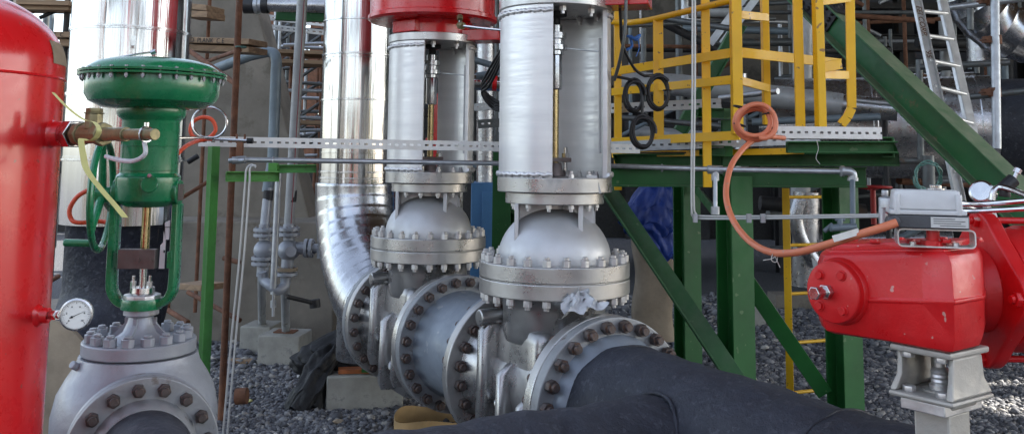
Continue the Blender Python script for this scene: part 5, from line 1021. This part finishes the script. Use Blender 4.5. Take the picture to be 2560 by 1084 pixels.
tray('slotted_channel', at(1185, 268, 7.9), at(1262, 262, 7.7), .06, 'small slotted channel in the gap between the silver yokes', 'galv', pitch=.05)
tray('slotted_channel', at(1195, 310, 7.5), at(1262, 306, 7.5), .07, 'dark slotted channel lower in the gap between the silver yokes', 'tube', pitch=.05)
tag(MB().box(at(1087, 370, 9.4), (.14, .1, 1.1)).box(at(1087, 350, 9.35), (.18, .06, .04)).build('red_post', 'red_tank', bevel=.005), 'red post seen through the yoke window of the rear silver valve', 'post')
for i in range(4): pipe('black_cable', spline([at(1262, 110+i*8, 6.6), at(1225, 170+i*14, 6.8), at(1205, 215+i*6, 6.9), at(1230, 245+i*8, 6.9), at(1262, 262+i*6, 6.8)], 6), .01, 'cable', 'one of the black cables drooping between the silver yokes', 'cable').__setitem__('group', 'black cables between the yokes')
# right hand background: grey pipe, large clad vessels, scaffold
pipe('grey_pipe', [at(1540, 205, 9.0), at(1700, 213, 9.0), at(2105, 262, 8.6)], .108, 'pipe_grey', 'long pale grey pipe running level behind the yellow railing', n=32)
pipe('clad_pipe', [at(2100, 262, 8.6), at(2245, 276, 8.4)], .1, 'alu_dull', 'dull clad stretch of pipe continuing right of the pale grey pipe', n=32)
pipe('support_pipe', [at(2010, -60, 9.6), at(2000, 560, 9.6)], .1, 'pipe_grey', 'upright grey pipe behind the yellow cage bars', n=28)
pipe('white_pipe', [at(2016, 480, 9.4), at(2012, 715, 9.4)], .13, 'alu_dull', 'pale upright pipe stub behind the yellow access ladder', n=28)
pipe('white_pipe_bend', spline([at(2000, 500, 9.2), at(1990, 545, 9.2), at(2004, 600, 9.2), at(2040, 660, 9.2)], 4), .07, 'alu_dull', 'thin pale pipe bending beside the upright stub behind the ladder', n=20)
bvz = thing('clad_vessel', 'huge aluminium clad horizontal vessel with black coated end at the right', 'vessel', at(2300, 400, 9.5))
va = Vector((.96, -.28, 0)).normalized(); vc = at(2500, 318, 9.0); vr = .50
MB().lathe([(vr-.0, -2.1), (vr, -1.2), (vr+.008, -1.19), (vr+.008, -1.16), (vr, -1.15), (vr, -.25), (vr+.01, -.24), (vr+.01, -.1), (vr-.01, -.09)], vc, va, 80).build('cladding', 'alu_dull', bvz, smooth=30)
MB().lathe([(vr-.03, -.12), (vr-.03, .6), (vr-.12, 1.1), (.1, 1.2)], vc, va, 80).build('coated_end', 'black', bvz, smooth=40)
bv2 = thing('clad_vessel', 'lower dull clad pipe passing behind the diagonal green beam', 'vessel', at(2200, 350, 9.5))
MB().lathe([(.42, -1.6), (.42, 0), (.43, .01), (.43, .05), (.42, .06), (.42, 1.7)], at(2270, 352, 10.4), (.97, -.2, 0), 64).build('cladding', 'alu_dull', bv2, smooth=30)
fe = thing('duct_elbow', 'segmented aluminium duct elbow at the top right corner', 'duct', at(2480, 40, 8.5))
ce_ = at(2578, -75, 8.3); rings = []
for i in range(0, 61):
    q = R(-170+i*3.0); Rr = .62; c = ce_+Vector((Rr*math.cos(q), 0, Rr*math.sin(q))); rd = Vector((math.cos(q), 0, math.sin(q))); rr2 = .235+(.012 if i % 4 == 0 else 0)
    rings.append([c+rd*(rr2*math.cos(2*PI*k/48))+Vector((0, 1, 0))*(rr2*math.sin(2*PI*k/48)) for k in range(48)])
MB().loft(rings).build('elbow_cladding', 'alu_bend', fe, smooth=25)
pipe('clad_branch', list(vert(2455, 95, 8.8, 160)), .14, 'alu_dull', 'short clad branch dropping below the segmented duct elbow', n=28)
# named scaffold standards at the right
SC = [((2486, -60, 7.0), (2492, 372, 6.9), .032, 'front upright scaffold tube crossing the black vessel end'), ((2424, -60, 8.0), (2426, 75, 8.0), .028, 'upright scaffold tube left of the duct elbow at the top'),
      ((2298, 150, 8.2), (2302, 400, 8.2), .03, 'upright scaffold tube just left of the aluminium ladder'), ((2370, 20, 7.6), (2600, -8, 7.2), .026, 'level scaffold tube touching the duct elbow'),
      ((2400, 245, 7.6), (2580, 226, 7.2), .026, 'level scaffold tube clamped across the black vessel end'), ((2300, 168, 7.9), (2525, 156, 7.6), .027, 'level scaffold tube behind the ladder rungs'),
      ((2130, 250, 8.2), (2380, 275, 8.0), .02, 'thin tube slanting behind the green diagonal beam'), ((1670, 48, 8.6), (1850, 75, 8.2), .028, 'galvanised tube behind the upper yellow handrail'),
      ((1540, 292, 8.0), (1830, 318, 7.6), .024, 'level tube seen under the upper grey channel'), ((1800, 245, 6.4), (1945, 228, 6.0), .02, 'short galvanised tube poking past the yellow cage'),
      ((1880, 305, 7.6), (2200, 292, 7.4), .03, 'blue-grey tube with open end behind the yellow bars'), ((2050, 400, 8.4), (2330, 402, 8.2), .03, 'level tube low behind the green diagonal beam')]
for i, (a_, b_, r, lab) in enumerate(SC):
    pipe('scaffold_tube', [at(*a_), at(*b_)], r, 'pipe_blue' if i == 10 else ('galv' if i % 3 == 0 else 'tube'), lab, 'scaffold tube', 12)
for px, py, d, lab in ((2487, 231, 6.95, 'scaffold clamp joining upright and level tube over the black vessel end'), (2489, 100, 6.98, 'scaffold clamp on the front upright at duct height'), (2480, 2, 7.05, 'scaffold clamp at the top of the front upright')):
    c = at(px, py, d); tag(MB().cyl(c+Vector((0, 0, -.035)), c+Vector((0, 0, .035)), .045, n=14).box(c+Vector((-.06, 0, 0)), (.07, .05, .05)).cyl(c+Vector((-.09, -.05, .0)), c+Vector((-.09, .05, .0)), .01, n=6).build('scaffold_clamp', 'rust', bevel=.003), lab, 'clamp')
# random dark tangle
zones = [(1535, 2560, -60, 420, 9.8, 15, 125, 'right'), (1900, 2500, 380, 640, 9.5, 14, 22, 'low'), (60, 180, 60, 640, 10, 14, 10, 'left'), (1180, 1262, -60, 420, 10, 14, 8, 'gap'), (2200, 2560, 420, 560, 7, 9, 8, 'behind')]
wd = {'right': 'in the dark tangle behind the yellow railing and diagonal beam', 'low': 'in the dark low space behind the platform legs', 'left': 'in the dark strip between the red tank and the wide clad pipe', 'gap': 'far back in the gap between the silver yokes', 'behind': 'low behind the white switch box'}
for x0, x1, y0, y1, d0, d1, n, w_ in zones:
    for k in range(n):
        d = rr.uniform(d0, d1); kind = rr.random(); r = rr.choice([.025, .025, .03, .05, .08]); cx = rr.uniform(x0, x1); cy = rr.uniform(y0, y1)
        if kind < .5: ln = rr.uniform(150, 480); p = [at(max(x0, cx-ln/2), cy, d), at(min(x1+80, cx+ln/2), cy+rr.uniform(-22, 22), d+rr.uniform(-.8, .8))]; dn = 'level'
        elif kind < .85:
            p = list(vert(cx, cy-rr.uniform(60, 260), d, cy+rr.uniform(60, 260))); dn = 'upright'; p[1].z = max(p[1].z, 0)
        else: ln = rr.uniform(40, 120); p = [at(cx-ln, cy-ln*rr.choice([-1, 1]), d), at(cx+ln, cy, d)]; dn = 'slanting'
        fat = r > .06; m = rr.choice(['tube', 'dark_steel', 'tube', 'galv', 'rust', 'pipe_blue']) if not fat else rr.choice(['alu_dull', 'dark_steel', 'pipe_grey'])
        pipe('background_tube', p, r, m, '%s %s %s' % ('thick' if fat else 'thin', dn, wd[w_].replace('in the', 'tube in the', 1) if wd[w_].startswith('in') else 'tube '+wd[w_]), 'tube', 10 if not fat else 20).__setitem__('group', '%s %s tubes %s' % ('thick' if fat else 'thin', dn, wd[w_]))
# red handwheel far right, blue tarp and sacks under the platform
hw_ = thing('handwheel', 'small dark red handwheel lying level right of the platform legs', 'handwheel', at(2182, 475, 6.8))
MB().torus(at(2182, 467, 6.8), (0, 0, 1), .125, .01, 40, 8).build('rim', 'red_dark', hw_)
b = MB(); c = at(2182, 474, 6.8)
for k in range(3): b.cyl(c, at(2182, 467, 6.8)+Vector((.12*math.cos(R(30+120*k)), .12*math.sin(R(30+120*k)), 0)), .009, n=8)
b.cyl(c-Vector((0, 0, .25)), c, .02, n=12).build('spokes', 'red_dark', hw_)
tagc = at(1632, 545, 9.0)
def heap(name, c, rx, ry, rz, m, label, cat, seed):
    r_ = random.Random(seed); ph = [r_.uniform(0, 6) for _ in range(6)]; rings = []
    if rx > .1:
        for j in range(0, 13):
            t = PI*(j+.3)/12.6; w0 = .45+.55*j/12 if 'tarp' in name else 1
            rings.append([c+Vector((rx*w0*max(.05, math.sin(t)**.5)*math.cos(2*PI*k/22)*r_.uniform(.8, 1.15), ry*w0*max(.05, math.sin(t)**.5)*math.sin(2*PI*k/22)*r_.uniform(.8, 1.15), rz*math.cos(t)+r_.uniform(-.03, .03))) for k in range(22)])
        return tag(MB().loft(rings).build(name, m, smooth=42), label, cat)
    for j in range(1, 24):
        t = PI*j/24; ring_ = []
        for k in range(56):
            a = 2*PI*k/56; w = 1+.12*math.sin(3*a+ph[0]+2*t)+.06*math.sin(7*a+ph[1]-3*t)+.04*math.sin(13*a+ph[2]+5*t)
            ring_.append(c+Vector((rx*w*math.sin(t)*math.cos(a), ry*w*math.sin(t)*math.sin(a), rz*math.cos(t)*(1+.1*math.sin(3*a+ph[3])))))
        rings.append(ring_)
    return tag(MB().loft(rings).build(name, m, smooth=60), label, cat)
tag(MB().loft(crumple(Vector((tagc.x, 9.0, tagc.z)), [(.05, 0, .38, .02, .02), (.03, 0, .3, .12, .1), (-.02, 0, .12, .2, .18), (-.05, 0, -.05, .24, .22), (-.02, 0, -.14, .2, .2), (.06, 0, -.3, .15, .18), (.1, 0, -.36, .1, .15)], .6, amp=1.6)).build('blue_tarpaulin', 'tarp', smooth=45), 'blue tarpaulin bundled over a load behind the green brace', 'tarpaulin')
tag(MB().loft([superring(.19, .2, z, 40, 4, tagc.x+.04+.02*math.sin(z*9), 9.25) for z in [.28+.03*k for k in range(33)]]).build('sack_load', 'tan_dull', smooth=50), 'pale brown sack load standing under the blue tarpaulin', 'sacks')
block(1600, 1700, 700, .3, .5, 'grey concrete footing under the tarpaulin load behind the brace', 0, m='concrete_dark')
block(1855, 1915, 820, .22, .3, 'small concrete block on the gravel between the green columns', 0)
block(1940, 2050, 775, .2, .4, 'concrete footing behind the yellow access ladder', 0, m='concrete_dark')
tag(MB().box(gnd(2010, 745)+Vector((0, 0, .23)), (.42, .2, .06), .1).build('timber_packer', 'wood', bevel=.006), 'old timber packer on the footing behind the yellow ladder', 'timber')
tag(MB().add([at(2028, 642, 5.9), at(2048, 660, 5.9), at(2052, 722, 5.9), at(2040, 705, 5.9), at(2028, 642, 5.905), at(2048, 660, 5.905), at(2052, 722, 5.905), at(2040, 705, 5.905)], [(0, 1, 2, 3), (7, 6, 5, 4), (0, 4, 5, 1), (1, 5, 6, 2), (2, 6, 7, 3), (3, 7, 4, 0)]).build('plastic_strip', 'film'), 'pale strip of plastic hanging behind the red gearbox', 'plastic strip')
# ------------------------------------------------------------------ ground and gravel
gm = mat('gravel_bed', (.075, .078, .085), .95, var=.6, vs=40, bump=1, bs=45, dist=.03, spots=((.22, .22, .22), 60, .62))
xs = list(np.linspace(-60, 60, 25)); b = MB(); b.add([(-60, -30, 0), (60, -30, 0), (60, 90, 0), (-60, 90, 0)], [(0, 1, 2, 3)])
gr = b.build('ground', gm, smooth=0); gr['kind'] = 'structure'
def gravel(n, boxes, name):
    ico = np.array([[0, 0, 1], [.894, 0, .447], [.276, .851, .447], [-.724, .526, .447], [-.724, -.526, .447], [.276, -.851, .447], [.724, .526, -.447], [-.276, .851, -.447], [-.894, 0, -.447], [-.276, -.851, -.447], [.724, -.526, -.447], [0, 0, -1]])
    fi_ = np.array([[0, 1, 2], [0, 2, 3], [0, 3, 4], [0, 4, 5], [0, 5, 1], [1, 6, 2], [2, 7, 3], [3, 8, 4], [4, 9, 5], [5, 10, 1], [6, 7, 2], [7, 8, 3], [8, 9, 4], [9, 10, 5], [10, 6, 1], [11, 7, 6], [11, 8, 7], [11, 9, 8], [11, 10, 9], [11, 6, 10]])
    xs, ys, ss = [], [], []
    for x0, x1, y0, y1, share, s0 in boxes:
        m = int(n*share); xs.append(rng.uniform(x0, x1, m)); ys.append(rng.uniform(y0, y1, m)); ss.append(np.full(m, s0))
    x = np.concatenate(xs); y = np.concatenate(ys); s = np.concatenate(ss)*rng.lognormal(0, .32, len(x)); N_ = len(x)
    V = ico[None]*(1+rng.uniform(-.32, .32, (N_, 12, 1)))*np.stack([rng.uniform(.8, 1.35, N_), rng.uniform(.8, 1.3, N_), rng.uniform(.5, .85, N_)], 1)[:, None, :]
    a = rng.uniform(0, 2*PI, N_); b_ = rng.uniform(-.6, .6, N_); ca, sa, cb_, sb_ = np.cos(a), np.sin(a), np.cos(b_), np.sin(b_)
    Vx = V[:, :, 0]*cb_[:, None]+V[:, :, 2]*sb_[:, None]; Vz = -V[:, :, 0]*sb_[:, None]+V[:, :, 2]*cb_[:, None]; Vy = V[:, :, 1]
    wx = Vx*ca[:, None]-Vy*sa[:, None]; wy = Vx*sa[:, None]+Vy*ca[:, None]
    P = np.stack([wx*s[:, None]+x[:, None], wy*s[:, None]+y[:, None], Vz*s[:, None]+(s*rng.uniform(.1, .9, N_))[:, None]], 2).reshape(-1, 3)
    Fc = (fi_[None]+(np.arange(N_)*12)[:, None, None]).reshape(-1, 3)
    me = bpy.data.meshes.new(name); me.vertices.add(len(P)); me.vertices.foreach_set('co', P.ravel()); me.loops.add(Fc.size); me.loops.foreach_set('vertex_index', Fc.ravel().astype(np.int32))
    me.polygons.add(len(Fc)); me.polygons.foreach_set('loop_start', np.arange(0, Fc.size, 3, dtype=np.int32)); me.polygons.foreach_set('loop_total', np.full(len(Fc), 3, dtype=np.int32)); me.update(); me.validate()
    at_ = me.attributes.new('stone', 'FLOAT', 'POINT'); at_.data.foreach_set('value', np.repeat(rng.uniform(0, 1, N_), 12))
    m = mat(name+'_stone', (.1, .1, .11), .85, bump=.4, bs=120, dist=.004); nt = m.node_tree; bs = [q for q in nt.nodes if q.type == 'BSDF_PRINCIPLED'][0]
    an = nt.nodes.new('ShaderNodeAttribute'); an.attribute_name = 'stone'; cr = nt.nodes.new('ShaderNodeValToRGB'); nt.links.new(an.outputs['Fac'], cr.inputs[0])
    for i, (p_, c_) in enumerate(((0, (.045, .046, .052)), (.3, (.105, .106, .118)), (.55, (.17, .172, .182)), (.8, (.25, .25, .255)), (.95, (.3, .28, .25)), (1, (.55, .52, .47)))):
        e = cr.color_ramp.elements[i] if i < 2 else cr.color_ramp.elements.new(p_)
        e.position = p_; e.color = (*c_, 1)
    cr.color_ramp.elements[0].color = (.07, .07, .075, 1)
    nt.links.new(cr.outputs[0], bs.inputs['Base Color'])
    me.materials.append(m); o = bpy.data.objects.new(name, me); COL.objects.link(o); return tag(o, 'loose blue-grey crushed stone gravel covering the ground', 'gravel', None, 'stuff')
gravel(125000, [(-3.9, -.2, 6.0, 9.0, .46, .0135), (-4.5, 1.0, 9.0, 12.5, .1, .022), (.7, 5.4, 6.0, 9.5, .36, .0145), (1, 7, 9.5, 14, .12, .024)], 'gravel')
# debris on the gravel
for px, py, s_, m, lab in ((622, 1010, .03, 'tie', 'small yellow scrap lying on the gravel by the steel tubes'), (752, 948, .035, 'sticker', 'pale stone on the gravel beside the black bag'), (1040, 972, .04, 'sticker', 'white scrap on the gravel right of the long block'), (845, 1062, .04, 'tan_dull', 'tan stone on the gravel in front of the long block')):
    heap('scrap', gnd(px, py)+Vector((0, 0, .03)), s_, s_*.8, s_*.4, m, lab, 'scrap', px)
# ------------------------------------------------------------------ unseen frame added behind the camera for the shiny metal to mirror
bh = thing('reflection_frame', 'unseen frame of columns added behind the camera for reflections', 'frame', (0, -9, 0))
rb = random.Random(2)
for k in range(16):
    x = -15+2*k+rb.uniform(-.5, .5); MB().box((x, -7+rb.uniform(-3, 1), 3), (rb.choice([.25, .5, .9]), .4, 6+rb.uniform(0, 5))).build('column', rb.choice(['dark_steel', 'concrete_dark', 'rust', 'dark_steel', 'pale_wall', 'red_dark']), bh, smooth=0)
for z in (1.2, 3.0, 5.2): MB().box((0, -7.5, z), (34, .3, .3)).build('beam', 'dark_steel', bh, smooth=0)
MB().box((0, -14, 1.0), (60, .5, 2.0)).build('low_wall', 'concrete_dark', bh, smooth=0)
# ------------------------------------------------------------------ light
SUN_EL, SUN_AZ = R(42), R(76)                 # azimuth east of the view direction (+Y)
sd_ = Vector((math.cos(SUN_EL)*math.sin(SUN_AZ), math.cos(SUN_EL)*math.cos(SUN_AZ), math.sin(SUN_EL)))
# unseen deck added for shade, slotted to let strips of sun through
tgt = gnd(2400, 945)
pk = thing('overhead_sunshade', 'unseen added plank walkway that shades the valves on the right', 'sunshade', (7, 12, 0))
h0 = 7.0; off = sd_*(h0/sd_.z); cxp, cyp = tgt.x+off.x, tgt.y+off.y
def deck(x0, x1, y0, y1): MB().box(((x0+x1)/2+off.x, (y0+y1)/2+off.y, h0), (x1-x0, y1-y0, .1)).build('deck', 'wood', pk, smooth=0)
s2a, s2b, s1a, s1b = gnd(2480, 1046).y, gnd(2480, 1000).y, gnd(2480, 968).y, gnd(2480, 924).y
xl = gnd(2120, 945).x; xm = gnd(2415, 1010).x
deck(-9, 10, -2, s2a); deck(-9, xm, s2a, s2b); deck(-9, 10, s2b, s1a); deck(-9, xl, s1a, s1b); deck(-9, 10, s1b, 15)
w = bpy.data.worlds.new('World'); S.world = w; w.use_nodes = True; nt = w.node_tree
sk = nt.nodes.new('ShaderNodeTexSky'); sk.sky_type = 'NISHITA'; sk.sun_disc = False; sk.sun_elevation = SUN_EL; sk.sun_rotation = SUN_AZ; sk.air_density = 1.0; sk.dust_density = 1.6
hs = nt.nodes.new('ShaderNodeHueSaturation'); hs.inputs['Saturation'].default_value = .62; nt.links.new(sk.outputs[0], hs.inputs['Color']); nt.links.new(hs.outputs[0], nt.nodes['Background'].inputs[0]); nt.nodes['Background'].inputs[1].default_value = .12
sl = bpy.data.lights.new('sun', 'SUN'); so = bpy.data.objects.new('sun', sl); COL.objects.link(so); sl.energy = 4.5; sl.angle = R(.6); sl.color = (1, .95, .87)
so.rotation_euler = sd_.to_track_quat('Z', 'Y').to_euler(); so.location = (0, 0, 20)
S.view_settings.view_transform = 'Standard'; S.view_settings.look = 'None'; S.view_settings.exposure = 2.1; S.view_settings.gamma = 1
S.cycles.max_bounces = 8; S.cycles.caustics_reflective = False; S.cycles.caustics_refractive = False; S.cycles.sample_clamp_indirect = 6
